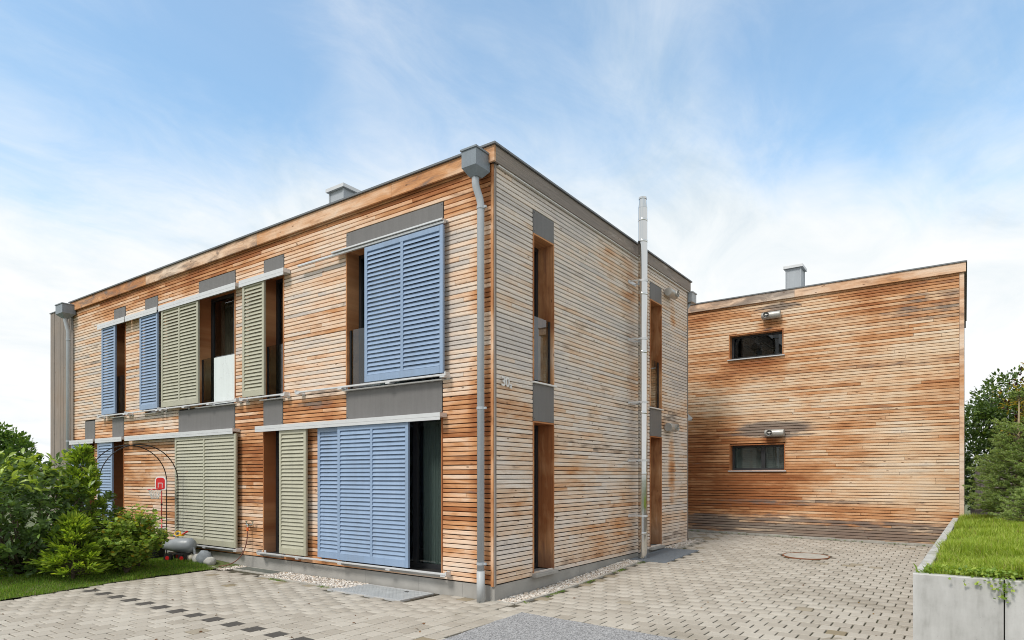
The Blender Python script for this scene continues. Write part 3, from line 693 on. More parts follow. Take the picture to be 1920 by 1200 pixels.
cp = MB(); cp.box(WX0, WX1+.05, WY-.075, WY+.25, 6.163, TOP); cp.box(WX1-.25, WX1+.0495, WY+.25, WY+6.2, 6.163, TOP); cp.build('coping', ZINC_D, rear)
rroof = MB().box(WX0, WX1-.2, WY+.2, WY+6.2, 5.93, 5.985).build('roof', ZINC_D, rear)
chimney(rroof, 1.32, 1.68, 11.2, 11.66, 5.985, 7.28, rear)
opening(rear, 'x', WY, -1, .345, 1.641, 4.64, 5.255, depth=.16, frame=.05); opening(rear, 'x', WY, -1, .359, 1.678, 1.845, 2.495, depth=.16, frame=.05, mull=[1.13])
for a, b, z in [(.345, 1.641, 4.61), (.359, 1.678, 1.815)]: MB().box(a-.03, b+.03, WY-.045, WY+.16, z, z+.026, .004).build('sill', ALU, rear)
MB().box(.40, 1.64, WY+.33, WY+.34, 1.86, 2.48).build('blind', fabric('grey_blind', (.38, .40, .40)), rear)
vent(rear, 'x', WY, -1, 1.17, 1.60, 5.60); vent(rear, 'x', WY, -1, 1.24, 1.68, 2.745)

# ------------------------------------------------------------------ sliding shutters
def shutter(x0, x1, z0, z1, cols, colr, label, yf=-.130):
    fm = sm = BLUE if colr == 'blue' else OLIVE
    t = thing('sliding_shutter', ((x0+x1)/2, yf+.02, z0), label, 'shutter', 'louvred sliding shutters on the front')
    d = .042; y0, y1 = yf, yf+d; st = .062; bt, tp = .105, .075
    MB().box(x0, x0+st, y0, y1, z0, z1, .003).build('stile', fm, t); MB().box(x1-st, x1, y0, y1, z0, z1, .003).build('stile', fm, t)
    MB().box(x0+st, x1-st, y0+.001, y1-.001, z0, z0+bt, .003).build('rail', fm, t); MB().box(x0+st, x1-st, y0+.001, y1-.001, z1-tp, z1, .003).build('rail', fm, t)
    ed = [x0+st]
    for c in range(1, cols):
        u = x0+(x1-x0)*c/cols; MB().box(u-st*.42, u+st*.42, y0+.002, y1-.002, z0+bt, z1-tp).build('mullion', fm, t); ed += [u-st*.42, u+st*.42]
    ed.append(x1-st)
    hh = z1-tp-(z0+bt); n = max(4, int(round(hh/.0655))); p = hh/n
    for a, b in zip(ed[::2], ed[1::2]):
        w_ = (b-a)/2-.002; h2 = p*.515; dy = .0195; tk = .008
        prof = [(-dy, -h2), (-dy+tk, -h2), (dy, h2-.004), (dy-tk, h2)]
        me = bpy.data.meshes.new('slat'); me.from_pydata([(u, q, z) for u in (-w_, w_) for q, z in prof], [], [(0,1,2,3)[::-1], (4,5,6,7)] + [(i, (i+1) % 4, (i+1) % 4+4, i+4) for i in range(4)]); me.materials.append(sm)
        for i in range(n):
            o = bpy.data.objects.new('slat', me); o.parent = t; o.location = Vector(((a+b)/2, (y0+y1)/2-.002, z0+bt+(i+.5)*p))-t.location; o.rotation_euler.x = R(random.gauss(0, 1.1)); col.objects.link(o)
    hg = MB()
    for u in (x0+.12, x1-.12): hg.box(u-.03, u+.03, (y0+y1)/2-.008, (y0+y1)/2+.008, z0-.022, z0-.001); hg.box(u-.025, u+.025, (y0+y1)/2-.006, (y0+y1)/2+.006, z1+.001, z1+.03)
    hg.build('roller', FRAME, t)
    return t
SZU = (3.166, 5.262); SZL = (.348, 2.506)
shutter(-11.64, -10.94, *SZU, 1, 'blue', 'narrow blue louvred shutter on the upper floor, nearest the far rain pipe')
shutter(-9.74, -8.945, *SZU, 1, 'blue', 'narrow blue louvred shutter on the upper floor, next to the wide olive shutter')
shutter(-8.78, -7.31, *SZU, 2, 'olive', 'wide olive louvred shutter with two columns on the upper floor')
shutter(-5.757, -5.08, *SZU, 1, 'olive', 'narrow olive louvred shutter on the upper floor beside a tall window')
shutter(-2.429, -.807, *SZU, 2, 'blue', 'large blue louvred shutter on the upper floor, near the house corner')
shutter(-13.347, -12.558, *SZL, 1, 'blue', 'narrow blue ground floor shutter at the far end, half hidden by a conifer')
shutter(-11.856, -11.09, *SZL, 1, 'blue', 'narrow blue ground floor shutter seen through the garden arch')
shutter(-8.213, -5.976, *SZL, 2, 'olive', 'wide olive ground floor shutter behind the grey toy tanker')
shutter(-4.627, -3.882, *SZL, 1, 'olive', 'narrow olive ground floor shutter beside the blue pair')
shutter(-3.070, -1.485, *SZL, 2, 'blue', 'front blue ground floor shutter of the overlapping pair by the open glass door')
shutter(-3.635, -2.10, *SZL, 2, 'blue', 'rear blue ground floor shutter of the overlapping pair, mostly covered', yf=-.080)

# ------------------------------------------------------------------ steel flue
fz = float(zg(.22, 4.4)); fx, fy_ = .225, 4.40
fl = thing('flue_pipe', (fx, fy_, fz), 'tall shiny stainless steel flue pipe standing at the side wall', 'flue')
secs = [fz, .62, 1.75, 2.90, 4.05, 5.15, 6.15, 6.55, 6.78]
for a, b in zip(secs, secs[1:]): MB().tube([(fx, fy_, a+.001), (fx, fy_, b-.001)], .086, 32, caps=False).build('pipe', STEEL, fl, smooth=True)
for o in fl.children:
    for p in o.data.polygons: p.use_smooth = len(p.vertices) == 4
for z in secs[1:-1]: MB().tube([(fx, fy_, z-.022), (fx, fy_, z-.012), (fx, fy_, z+.012), (fx, fy_, z+.022)], [.088, .092, .092, .088], 32, caps=False).build('band', STEEL, fl, smooth=True)
MB().tube([(fx, fy_, 6.781), (fx, fy_, 6.86), (fx, fy_, 6.96)], [.086, .073, .066], 32).build('terminal', STEEL, fl)
MB().tube([(fx, fy_, 6.95), (fx, fy_, 6.985)], .076, 32).build('rain_collar', STEEL, fl)
for z in (.95, 2.0, 3.1, 4.3, 5.4):
    c = MB(); c.tube([(fx, fy_, z-.02), (fx, fy_, z+.02)], .094, 28, caps=False); c.box(.002, .014, fy_-.17, fy_+.17, z-.03, z+.03); c.box(.014, fx-.06, fy_-.13, fy_-.118, z-.012, z+.012); c.box(.014, fx-.06, fy_+.118, fy_+.13, z-.012, z+.012); c.tube([(fx-.06, fy_-.124, z), (fx-.02, fy_-.09, z)], .008, 6); c.tube([(fx-.06, fy_+.124, z), (fx-.02, fy_+.09, z)], .008, 6)
    c.build('wall_bracket', ALU, fl)

# ------------------------------------------------------------------ covers, mat, manhole
def checker(name):
    m, t, b = newmat(name); p = N(t, 'ShaderNodeNewGeometry').outputs['Position']
    b.inputs['Metallic'].default_value = .2
    t.links.new(RP(t, NOISE(t, p, 7, 5, .65), [(.3, (.40, .42, .43)), (.7, (.54, .56, .57))]), b.inputs['Base Color']); b.inputs['Roughness'].default_value = .5
    return m
CHK = checker('galvanised_plate')
def steel_cover(x0, x1, y0, y1, z, label, mat, tread=True):
    t = thing('inspection_cover', ((x0+x1)/2, (y0+y1)/2, z), label, 'cover', 'inspection covers along the front plinth')
    fr = MB(); f = .03
    fr.box(x0, x1, y0, y0+f, z-.06, z+.006); fr.box(x0, x1, y1-f, y1, z-.06, z+.006); fr.box(x0, x0+f, y0+f, y1-f, z-.06, z+.006); fr.box(x1-f, x1, y0+f, y1-f, z-.06, z+.006)
    fr.build('frame', ALU if tread else KERB, t)
    pl_ = MB().box(x0+f+.004, x1-f-.004, y0+f+.004, y1-f-.004, z-.05, z+.004).build('plate', mat, t)
    if tread:
        tr = MB(); i = 0; u = x0+.06
        while u < x1-.06:
            v = y0+.06; j = 0
            while v < y1-.06:
                d = .013 if (i+j) % 2 else -.013
                tr.add([(u-.013, v-d, z+.0045), (u+.004, v+.004, z+.0045), (u+.013, v+d, z+.0045), (u-.004, v-.004, z+.0045), (u, v, z+.0075)], [(0, 1, 4), (1, 2, 4), (2, 3, 4), (3, 0, 4)]); v += .036; j += 1
            u += .036; i += 1
        o = tr.build('tread', mat, t); tag(o, kind='stuff')
        MB().box(x1-.42, x1-.36, y1-.17, y1-.13, z+.0045, z+.012).build('handle', FRAME, t)
    return t
steel_cover(-2.58, -1.06, -.72, -.04, .003, 'galvanised checker plate cover on the paving beside the gravel', CHK)
steel_cover(-5.74, -4.60, -.33, .0, .003, 'flat dark green light shaft cover under the olive shutter', simple('glass_cover', (.10, .115, .10), .35), tread=False)
# grating mat before the narrow side door
t = thing('grating_mat', (.40, 5.05, float(zg(.4, 5.05))), 'blue grey steel grating mat in front of the narrow side door', 'mat')
def slope_box(x0, x1, y0, y1, dz0, dz1):
    za, zb = float(zg(.4, y0)), float(zg(.4, y1))
    return [(x0, y0, za+dz0), (x1, y0, za+dz0), (x1, y1, zb+dz0), (x0, y1, zb+dz0), (x0, y0, za+dz1), (x1, y0, za+dz1), (x1, y1, zb+dz1), (x0, y1, zb+dz1)], [(0,3,2,1),(4,5,6,7),(0,1,5,4),(1,2,6,5),(2,3,7,6),(3,0,4,7)]
MATM = simple('grating_steel', (.235, .265, .30), .55, .3, var=.05, scale=20, bump=.4, bscale=150)
MB().add(*slope_box(.04, .775, 4.16, 5.94, -.05, .004)).build('plate', MATM, t)
rbm = MB()
for i in range(56): y = 4.18+i*.0314; rbm.add(*slope_box(.05, .765, y, y+.012, .0045, .010))
tag(rbm.build('rib', MATM, t), kind='stuff')
# round manhole
mz = float(zg(2.72, 6.35)); mh = thing('manhole_cover', (2.72, 6.35, mz), 'round manhole cover with a rusty rim in the paving', 'manhole')
RUST = simple('rusty_iron', (.26, .11, .055), .8, .2, var=.15, scale=14)
MB().add([(2.72+.397*math.cos(a), 6.35+.397*math.sin(a), float(zg(2.72+.4*math.cos(a), 6.35+.4*math.sin(a)))+.001) for a in np.linspace(0, 2*math.pi, 49)[:-1]], [tuple(range(48))]).build('lid', KERB, mh)
ring = MB(); n = 48
for i in range(n):
    a0, a1 = 2*math.pi*i/n, 2*math.pi*(i+1)/n
    ring.add([(2.72+r*math.cos(a), 6.35+r*math.sin(a), float(zg(2.72+r*math.cos(a), 6.35+r*math.sin(a)))+z) for z in (-.03, .006) for a in (a0, a1) for r in (.395, .418)], [(4, 5, 7, 6), (1, 0, 2, 3)[::-1] if False else (0, 1, 5, 4), (1, 3, 7, 5), (2, 0, 4, 6)])
ring.build('rim', RUST, mh)

# ------------------------------------------------------------------ planter wall
PZ = .83
FAIR = None
def faced():
    m, t, b = newmat('fair_faced_concrete'); p = N(t, 'ShaderNodeNewGeometry').outputs['Position']; s = N(t, 'ShaderNodeSeparateXYZ', {0: p}).outputs
    st = NOISE(t, XYZ(t, M(t, 'MULTIPLY', s[0], 3.), M(t, 'MULTIPLY', s[1], 3.), M(t, 'MULTIPLY', s[2], .55)), 1.6, 5, .6)
    c = RP(t, M(t, 'ADD', M(t, 'MULTIPLY', st, .75), M(t, 'MULTIPLY', NOISE(t, p, 6, 5, .65), .25)), [(.33, (.25, .245, .225)), (.48, (.42, .415, .395)), (.70, (.56, .555, .535))])
    pin = N(t, 'ShaderNodeTexVoronoi', {'Vector': p, 'Scale': 26.}).outputs['Distance']
    c = MX(t, M(t, 'MULTIPLY', SS(t, pin, .06, .03), .6), c, (.14, .13, .12))
    t.links.new(c, b.inputs['Base Color']); b.inputs['Roughness'].default_value = .82
    bp = N(t, 'ShaderNodeBump', {'Height': NOISE(t, p, 45, 4), 'Strength': .12, 'Distance': .005}); t.links.new(bp.outputs[0], b.inputs['Normal']); return m
FAIR = faced()
pw = thing('planter_wall', (4.83, -.19, 0), 'pale concrete retaining wall of upright slabs around the raised lawn', 'retaining wall')
def slab(p, q, wid, z0, z1, nrm):
    (x0, y0), (x1, y1) = p, q; nx, ny = nrm; c = .008
    def ringp(ins, z): return [(x0+nx*ins, y0+ny*ins, z), (x1+nx*ins, y1+ny*ins, z), (x1+nx*(wid-ins), y1+ny*(wid-ins), z), (x0+nx*(wid-ins), y0+ny*(wid-ins), z)]
    v = ringp(0, z0)+ringp(0, z1-c)+ringp(c, z1)
    return MB().add(v, [(0,3,2,1),(0,1,5,4),(1,2,6,5),(2,3,7,6),(3,0,4,7),(4,5,9,8),(5,6,10,9),(6,7,11,10),(7,4,8,11),(8,9,10,11)]).build('slab', FAIR, pw)
fx_ = [4.83, 5.485, 6.48, 7.475, 8.47]
for a, b in zip(fx_, fx_[1:]): slab((a+.005, -.19+random.uniform(-.003, .003)), (b-.005, -.19), .10, -.2, PZ+random.uniform(-.003, .003), (0, 1))
dirx, diry = (5.005-4.83), (9.38+.19); ln = math.hypot(dirx, diry); dirx /= ln; diry /= ln
s_ = .102
while s_ < ln-.05:
    e_ = min(s_+.995, ln); slab((4.83+dirx*s_, -.19+diry*s_), (4.83+dirx*(e_-.008), -.19+diry*(e_-.008)), .10, -.2, PZ-.001+random.uniform(-.003, .003), (diry, -dirx)); s_ = e_
def zpl(x, y): d = np.asarray(x)-(4.94+.0185*np.asarray(y)); return PZ-.045+.07*np.clip(d/.6, 0, 1)+.012*np.sin(np.asarray(x)*2.1+np.asarray(y)*1.3)+.03*np.clip(d-.4, 0, 2)
rl = gridmesh('raised_lawn', 4.92, 13, -.1, 30, 40, 90, lambda x, y: np.where(y > 9.3, np.where(x < 5.24, .2, zpl(x, np.minimum(y, 9))), zpl(x, y)), SOIL, keep=lambda x, y: x > 5.02+.0185*y+ (.12 if y > 9.3 else 0)); tag(rl, kind='structure')
ln_ = gridmesh('lawn', -16, -5.2, -14, 0.0, 180, 120, lambda x, y: .012+.05*np.clip((lawn_edge(y)-x)/1.2, 0, 1)+0*y, LAWN_SOIL, keep=lambda x, y: x < lawn_edge(y)+.02); tag(ln_, kind='structure')

# ------------------------------------------------------------------ leaves and grass
def leafmat(name, stops, gloss=.35, trans=.35, altc=None):
    m, t, b = newmat(name)
    tn_ = N(t, 'ShaderNodeSeparateColor', {0: N(t, 'ShaderNodeVertexColor', layer_name='tone').outputs[0]}).outputs
    c = RP(t, tn_[0], stops); c = MX(t, M(t, 'MULTIPLY', tn_[1], .35), c, tuple(x*.55 for x in stops[0][1]))
    if altc: c = MX(t, tn_[2], c, altc)
    t.links.new(c, b.inputs['Base Color']); b.inputs['Roughness'].default_value = 1-gloss*1.6 if gloss < .5 else .25; b.inputs['Specular IOR Level'].default_value = .45
    tl = N(t, 'ShaderNodeBsdfTranslucent', {'Color': MX(t, 1.0, c, (1.5, 1.45, .6), 'MULTIPLY')})
    mx = N(t, 'ShaderNodeMixShader', {0: trans, 1: b.outputs[0], 2: tl.outputs[0]}); t.links.new(mx.outputs[0], t.nodes['Material Output'].inputs[0]); return m
L_LAUREL = leafmat('laurel_leaf', [(0, (.07, .125, .037)), (.6, (.135, .225, .065)), (.85, (.24, .37, .07)), (1, (.46, .58, .10))], .42, .32)
L_CONIF = leafmat('cypress_spray', [(0, (.13, .22, .025)), (.6, (.28, .42, .05)), (1, (.52, .62, .09))], .2, .46)
L_CURR = leafmat('currant_leaf', [(0, (.13, .23, .045)), (.6, (.28, .42, .075)), (1, (.52, .60, .11))], .25, .38, (.45, .32, .03))
L_GRASS = leafmat('grass_blade', [(0, (.20, .31, .03)), (.6, (.36, .48, .05)), (1, (.54, .60, .15))], .2, .4, (.34, .30, .12))
L_GRASS2 = leafmat('lawn_blade', [(0, (.10, .20, .018)), (.6, (.17, .31, .025)), (1, (.29, .40, .06))], .2, .4, (.25, .22, .09))
L_SPRUCE = leafmat('spruce_needle', [(0, (.19, .28, .10)), (.6, (.34, .46, .18)), (1, (.54, .62, .31))], .2, .45)
L_HEDGE = leafmat('hedge_leaf', [(0, (.05, .09, .025)), (.7, (.11, .185, .045)), (1, (.24, .33, .07))], .3, .3)
L_THUJA = leafmat('thuja_leaf', [(0, (.055, .12, .018)), (.7, (.13, .24, .03)), (1, (.25, .36, .05))], .2, .25)
L_YEL = leafmat('plum_leaf', [(0, (.16, .17, .03)), (.6, (.42, .34, .04)), (1, (.60, .42, .06))], .2, .4, (.045, .014, .022))
BARK = simple('bark', (.11, .085, .06), .9, var=.2, scale=20, bump=.5, bscale=40)
BARK_L = simple('pale_bark', (.34, .27, .16), .9, var=.2, scale=20)

LEAF_V = np.array([(0, 0, 0), (-.30, .28, .07), (0, .30, 0), (.30, .28, .07), (-.33, .62, .06), (0, .64, -.03), (.33, .62, .06), (0, 1, -.10)])
LEAF_F = np.array([(0, 2, 1, 1), (0, 3, 2, 2), (1, 2, 5, 4), (2, 3, 6, 5), (4, 5, 7, 7), (5, 6, 7, 7)])
LEAF_T = np.array([(0, 2, 1), (0, 3, 2), (1, 2, 5), (1, 5, 4), (2, 3, 6), (2, 6, 5), (4, 5, 7), (5, 6, 7)])
LOBE_V = np.array([(0, 0, 0), (-.28, .10, .03), (-.55, .38, .06), (-.25, .48, .02), (-.36, .80, .04), (0, .62, -.02), (.36, .80, .04), (.25, .48, .02), (.55, .38, .06), (.28, .10, .03), (0, 1.02, -.06)])
LOBE_T = np.array([(0, 5, 3), (0, 3, 1), (1, 3, 2), (3, 5, 4), (4, 5, 10), (5, 6, 10), (5, 7, 6), (0, 7, 5), (0, 9, 7), (9, 8, 7)])
SPRAY_V = np.array([(0, 0, 0), (-.10, .30, .0), (.10, .30, .02), (-.34, .62, .03), (0, .55, 0), (.34, .62, .03), (0, 1, -.03)])
SPRAY_T = np.array([(0, 2, 1), (1, 4, 3), (1, 2, 4), (2, 5, 4), (4, 6, 3), (4, 5, 6)])
def frames(D, up=None):
    D = D/np.linalg.norm(D, axis=1, keepdims=True); U = rng.normal(size=D.shape)*.55 + (np.array([0, 0, 1.]) if up is None else up)
    X = np.cross(D, U); X /= np.linalg.norm(X, axis=1, keepdims=True)+1e-9; Z = np.cross(X, D); return X, D, Z
def leaves(name, TV, TF, P, D, S, wid, mat, parent, tone, up=None):
    n = len(P); X, Y, Z = frames(D, up); S = np.asarray(S).reshape(n, 1, 1)
    V = P[:, None] + S*(TV[None, :, 0:1]*wid*X[:, None] + TV[None, :, 1:2]*Y[:, None] + TV[None, :, 2:3]*Z[:, None])
    F = (TF[None] + (np.arange(n)*len(TV))[:, None, None]).reshape(-1, TF.shape[1])
    T = np.repeat(np.concatenate([tone, np.ones((n, 1))], 1), len(TV), 0)
    return npmesh(name, V.reshape(-1, 3), F, mat, parent, T)
def tones(n, lo=0, hi=1, alt=0.):
    t = rng.random((n, 3)); t[:, 0] = lo+(hi-lo)*t[:, 0]; t[:, 2] = (t[:, 2] < alt); return t
def clumps(centers, rads, per, squash=(1, 1, 1), power=.5):
    """leaf positions and outward directions in many small clumps"""
    P, D = [], []
    for c, r in zip(centers, rads):
        n = max(3, int(per)); d = rng.normal(size=(n, 3)); d /= np.linalg.norm(d, axis=1, keepdims=True); q = rng.random((n, 1))**power
        P.append(c + d*q*r*np.array(squash)); D.append(d)
    return np.concatenate(P), np.concatenate(D)
def shell_points(n, c, rad, inner=.35, noise=.16, zmin=None):
    d = rng.normal(size=(n, 3)); d /= np.linalg.norm(d, axis=1, keepdims=True)
    bumpy = 1+noise*np.sin(d[:, 0:1]*5+c[0])+noise*np.sin(d[:, 1:2]*6.3+2)*np.cos(d[:, 2:3]*5.1)
    q = (inner+(1-inner)*rng.random((n, 1))**.45)
    p = np.array(c)+d*q*bumpy*np.array(rad)
    if zmin is not None: k_ = p[:, 2] > zmin; p = p[k_]; d = d[k_]
    return p, d
def branchy(name, base, tips, r0, mat, parent):
    mb = MB(); b = Vector(base)
    for tp_ in tips:
        e = Vector(tp_); m1 = b.lerp(e, .45)+Vector((random.uniform(-.05, .05), random.uniform(-.05, .05), .08*(e-b).length)); mb.tube([b, m1, e], [r0, r0*.6, r0*.2], 6)
    return tag(mb.build(name, mat, parent, smooth=True), kind='stuff')

# cherry laurel: big glossy leaves, the 300 nearest as parts
def laurel():
    root = thing('laurel_shrub', (-7.55, -2.95, .03), 'tall dense cherry laurel with glossy dark leaves at the lawn edge', 'shrub')
    c, d = shell_points(520, (-7.55, -2.95, 1.0), (1.10, 1.05, .98), .45, .13, .12)
    tips = c[rng.choice(len(c), 40)]
    branchy('stem', root.location, [tuple(p) for p in tips], .022, BARK, root)
    P, D = [], []
    for p, dd in zip(c, d):                                            # a twig with a rosette of leaves
        n = 12; ax = dd*.7+np.array([0, 0, .75])+rng.normal(size=3)*.25; ax /= np.linalg.norm(ax)
        s = rng.random((n, 1)); side = rng.normal(size=(n, 3)); side -= (side@ax)[:, None]*ax; side /= np.linalg.norm(side, axis=1, keepdims=True)
        P.append(p+ax*(s-.3)*.26); D.append(side*.85+ax*(.15+.75*s)+np.array([0, 0, -.12]))
    P = np.concatenate(P); D = np.concatenate(D); n = len(P)
    T = tones(n, 0, .72); young = (P[:, 2] > 1.45) & (rng.random(n) < .35+.4*np.clip(P[:, 2]-1.5, 0, 1)); T[young, 0] = .88+.12*rng.random(young.sum())
    S = rng.uniform(.105, .165, n)
    dist = np.linalg.norm(P-np.array(CAM), axis=1)-.45*((P-np.array(root.location))@np.array([.9, -.4, .2]))
    order = np.argsort(dist); near, far = order[:300], order[300:]
    X, Y, Z = frames(D[near]); cache = {}
    from mathutils import Matrix
    for i, q in enumerate(near):
        key = round(T[q, 0]*4)
        if key not in cache:
            me = bpy.data.meshes.new('leaf'); me.from_pydata([(a*.62, b, c_) for a, b, c_ in LEAF_V], [], [tuple(f) for f in LEAF_T]); me.materials.append(L_LAUREL); settone(me, (key/4, .3, 0)); cache[key] = me
        o = bpy.data.objects.new('leaf', cache[key]); mt = Matrix([(*[A[i][k_] for A in (X, Y, Z)], 0) for k_ in range(3)]+[(0, 0, 0, 1)])
        o.matrix_local = Matrix.Translation(Vector(P[q])-root.location) @ mt @ Matrix.Scale(float(S[q]), 4); o.parent = root; col.objects.link(o)
    f = leaves('foliage', LEAF_V, LEAF_T, P[far], D[far], S[far], .62, L_LAUREL, root, T[far]); tag(f, kind='stuff')
laurel()

def conifer(loc, h, rad, n, label, lean=(0, 0), lo=0, hi=1, per=34):
    root = thing('conifer_shrub', loc, label, 'conifer', 'cypresses beside the laurel'); b = Vector(loc); top = b+Vector((lean[0], lean[1], h))
    MB().tube([b, b.lerp(top, .5), top], [.03, .02, .005], 6).build('trunk', BARK, root, smooth=True)
    P, D, mb = [], [], MB()
    for i in range(n):
        t_ = random.random()**.8; z = .04+t_*.95; base = b.lerp(top, z); a = random.uniform(0, 6.28); L = rad*(1-t_)**.75*random.uniform(.55, 1.1)+.05
        dr = Vector((math.cos(a), math.sin(a), .10+.85*t_)).normalized(); tip = base+dr*L
        mb.tube([base, tip], [.006, .002], 4, caps=False)
        s = rng.random((per, 1))**.6; ax = np.array(dr)
        sd_ = rng.normal(size=(per, 3))*np.array([1, 1, .6]); P.append(np.array(base)+ax*L*(.25+.75*s)+sd_*.015); D.append(ax*1.0+sd_*.40+np.array([0, 0, .12]))
    tag(mb.build('branch', BARK, root), kind='stuff')
    P = np.concatenate(P); D = np.concatenate(D); T = tones(len(P), lo, hi)
    f = leaves('foliage', SPRAY_V, SPRAY_T, P, D, rng.uniform(.08, .17, len(P)), .36, L_CONIF, root, T); tag(f, kind='stuff'); return root
conifer((-6.85, -2.38, .03), 2.08, .46, 90, 'slim upright cypress with pointed feathery sprays beside the laurel', lean=(.0, .03), lo=0, hi=.85)
conifer((-6.50, -2.62, .03), .95, .52, 120, 'low yellow green cypress at the foot of the laurel', lo=.35, hi=1)

def leafy(loc, rad, h, nst, label, cat='shrub', alt=.04, lo=0., hi=1., size=(.05, .085)):
    root = thing('currant_shrub', loc, label, cat, 'leafy bushes at the lawn edge'); b = Vector(loc); P, D = [], []; mb = MB()
    for i in range(nst):
        a = random.uniform(0, 6.28); rr = rad*random.uniform(.2, 1.0); hh = h*random.uniform(.55, 1.05)*(1-.25*(rr/rad)**2)
        tip = b+Vector((math.cos(a)*rr, math.sin(a)*rr, hh)); mid = b.lerp(tip, .5)+Vector((0, 0, .12*h)); mb.tube([b, mid, tip], [.009, .006, .002], 5, caps=False)
        for s in np.linspace(.25, 1.0, 22):
            p = (1-s)**2*np.array(b)+2*s*(1-s)*np.array(mid)+s*s*np.array(tip); k_ = 4
            P.append(p+rng.normal(size=(k_, 3))*.045); sd_ = rng.normal(size=(k_, 3)); sd_[:, 2] = abs(sd_[:, 2])*.5-.12; D.append(sd_)
    tag(mb.build('stem', BARK, root), kind='stuff')
    P = np.concatenate(P); D = np.concatenate(D); k_ = P[:, 2] > b.z+.02; P, D = P[k_], D[k_]
    f = leaves('foliage', LOBE_V, LOBE_T, P, D, rng.uniform(*size, len(P)), .95, L_CURR, root, tones(len(P), lo, hi, alt)); tag(f, kind='stuff'); return root
leafy((-6.50, -1.82, .03), .66, 1.08, 66, 'broad leafy currant bush with yellowing leaves, right of the conifers', lo=.1, alt=.06)
leafy((-6.95, -1.75, .03), .55, 1.12, 26, 'loose pale green bush reaching up in front of the blue ground floor shutter', lo=.45)
leafy((-7.05, -1.38, .03), .40, .85, 30, 'small currant bush next to the black tub', lo=.05, hi=.8)

def grass(name, n, xs_, ys_, zf, h, keep, mat, label, alt=.05, lean=.5, wd=.0028):
    x = rng.uniform(*xs_, n); y = rng.uniform(*ys_, n); k_ = keep(x, y); x, y = x[k_], y[k_]; n = len(x); z = zf(x, y)
    patch = .75+.35*np.sin(x*3.1+1)*np.sin(y*2.7)+.2*np.sin(x*9+y*7)
    hh = rng.uniform(.55, 1.25, n)*h*np.clip(patch, .5, 1.4); a = rng.random(n)*6.28; l = rng.random(n)*lean*hh; lx, ly = np.cos(a)*l, np.sin(a)*l; wv = wd*rng.uniform(.7, 1.4, n); bx_, by_ = -np.sin(a)*wv, np.cos(a)*wv
    V = np.stack([np.stack([x-bx_, y-by_, z-.004], -1), np.stack([x+bx_, y+by_, z-.004], -1), np.stack([x+lx*.35+bx_*.8, y+ly*.35+by_*.8, z+hh*.6], -1), np.stack([x+lx*.35-bx_*.8, y+ly*.35-by_*.8, z+hh*.6], -1), np.stack([x+lx, y+ly, z+hh*(1-.15*lean)], -1)], 1)
    F = (np.array([(0, 1, 2), (0, 2, 3), (3, 2, 4)])[None]+(np.arange(n)*5)[:, None, None]).reshape(-1, 3)
    T = np.repeat(np.concatenate([tones(n, 0, 1, alt), np.ones((n, 1))], 1), 5, 0)
    return tag(npmesh(name, V.reshape(-1, 3), F, mat, tone=T), label, 'grass', kind='stuff')
grass('raised_grass', 90000, (4.93, 8.2), (-.10, 3.2), zpl, .155, lambda x, y: (x > 4.955+.0185*(y+.19)) & (x < 6.2+.75*y+1.2), L_GRASS, 'bright green grass on the raised lawn behind the concrete wall', wd=.0034, lean=.75)
g2_ = grass('raised_grass', 70000, (4.98, 9.5), (3.2, 9.3), zpl, .14, lambda x, y: x > 4.955+.0185*(y+.19), L_GRASS, 'grass on the far part of the raised lawn around the spruces', wd=.0042, lean=.75)
grass('lawn_grass', 95000, (-9.6, -5.3), (-5.4, -.30), lambda x, y: .012+.05*np.clip((lawn_edge(y)-x)/1.2, 0, 1), .055, lambda x, y: (x < lawn_edge(y)+.055+.03*np.sin(y*9)) & ((y < -.5-.12*np.sin(x*3)) | (x < -7.4)), L_GRASS2, 'short green lawn between the paving and the shrubs', alt=.08)
grass('fringe_grass', 2600, (4.94, 8.2), (-.115, .02), zpl, .20, lambda x, y: np.sin(x*7)+.6*np.sin(x*17+1) > -.2, L_GRASS, 'long untidy grass hanging over the head of the concrete wall', wd=.0036, lean=1.3, alt=.12)
# trailing clover over the wall head
cl_ = thing('clover_tuft', (5.35, -.16, PZ), 'small trailing clover leaves hanging over the slab joint of the concrete wall', 'plant')
cx = np.concatenate([rng.normal(5.45, .16, 260), rng.uniform(4.93, 5.9, 200), rng.normal(5.49, .03, 40)]); cyv = np.concatenate([rng.uniform(-.24, -.02, 260), rng.uniform(-.16, .05, 200), rng.uniform(-.225, -.205, 40)])
cz = PZ+.03+np.where(cyv < -.195, -rng.random(500)*.10, rng.random(500)*.05); cz[460:] -= rng.random(40)*.14
f = leaves('foliage', LOBE_V, LOBE_T, np.stack([cx, cyv, cz], -1), rng.normal(size=(500, 3))*np.array([1, 1, .4])+np.array([0, -.5, 0]), rng.uniform(.018, .034, 500), 1., L_CURR, cl_, tones(500, .2, .95)); tag(f, kind='stuff')
wd_ = thing('weed_tuft', (4.93, -.02, PZ-.03), 'dark leafy weed tuft at the wall corner', 'plant')
pp = np.array([4.955, -.03, PZ-.01])+rng.normal(size=(46, 3))*np.array([.035, .05, .008]); f = leaves('foliage', LEAF_V, LEAF_T, pp, rng.normal(size=(46, 3))+np.array([-.7, -.3, .9]), rng.uniform(.05, .10, 46), .5, L_CURR, wd_, tones(46, .1, .8)); tag(f, kind='stuff')

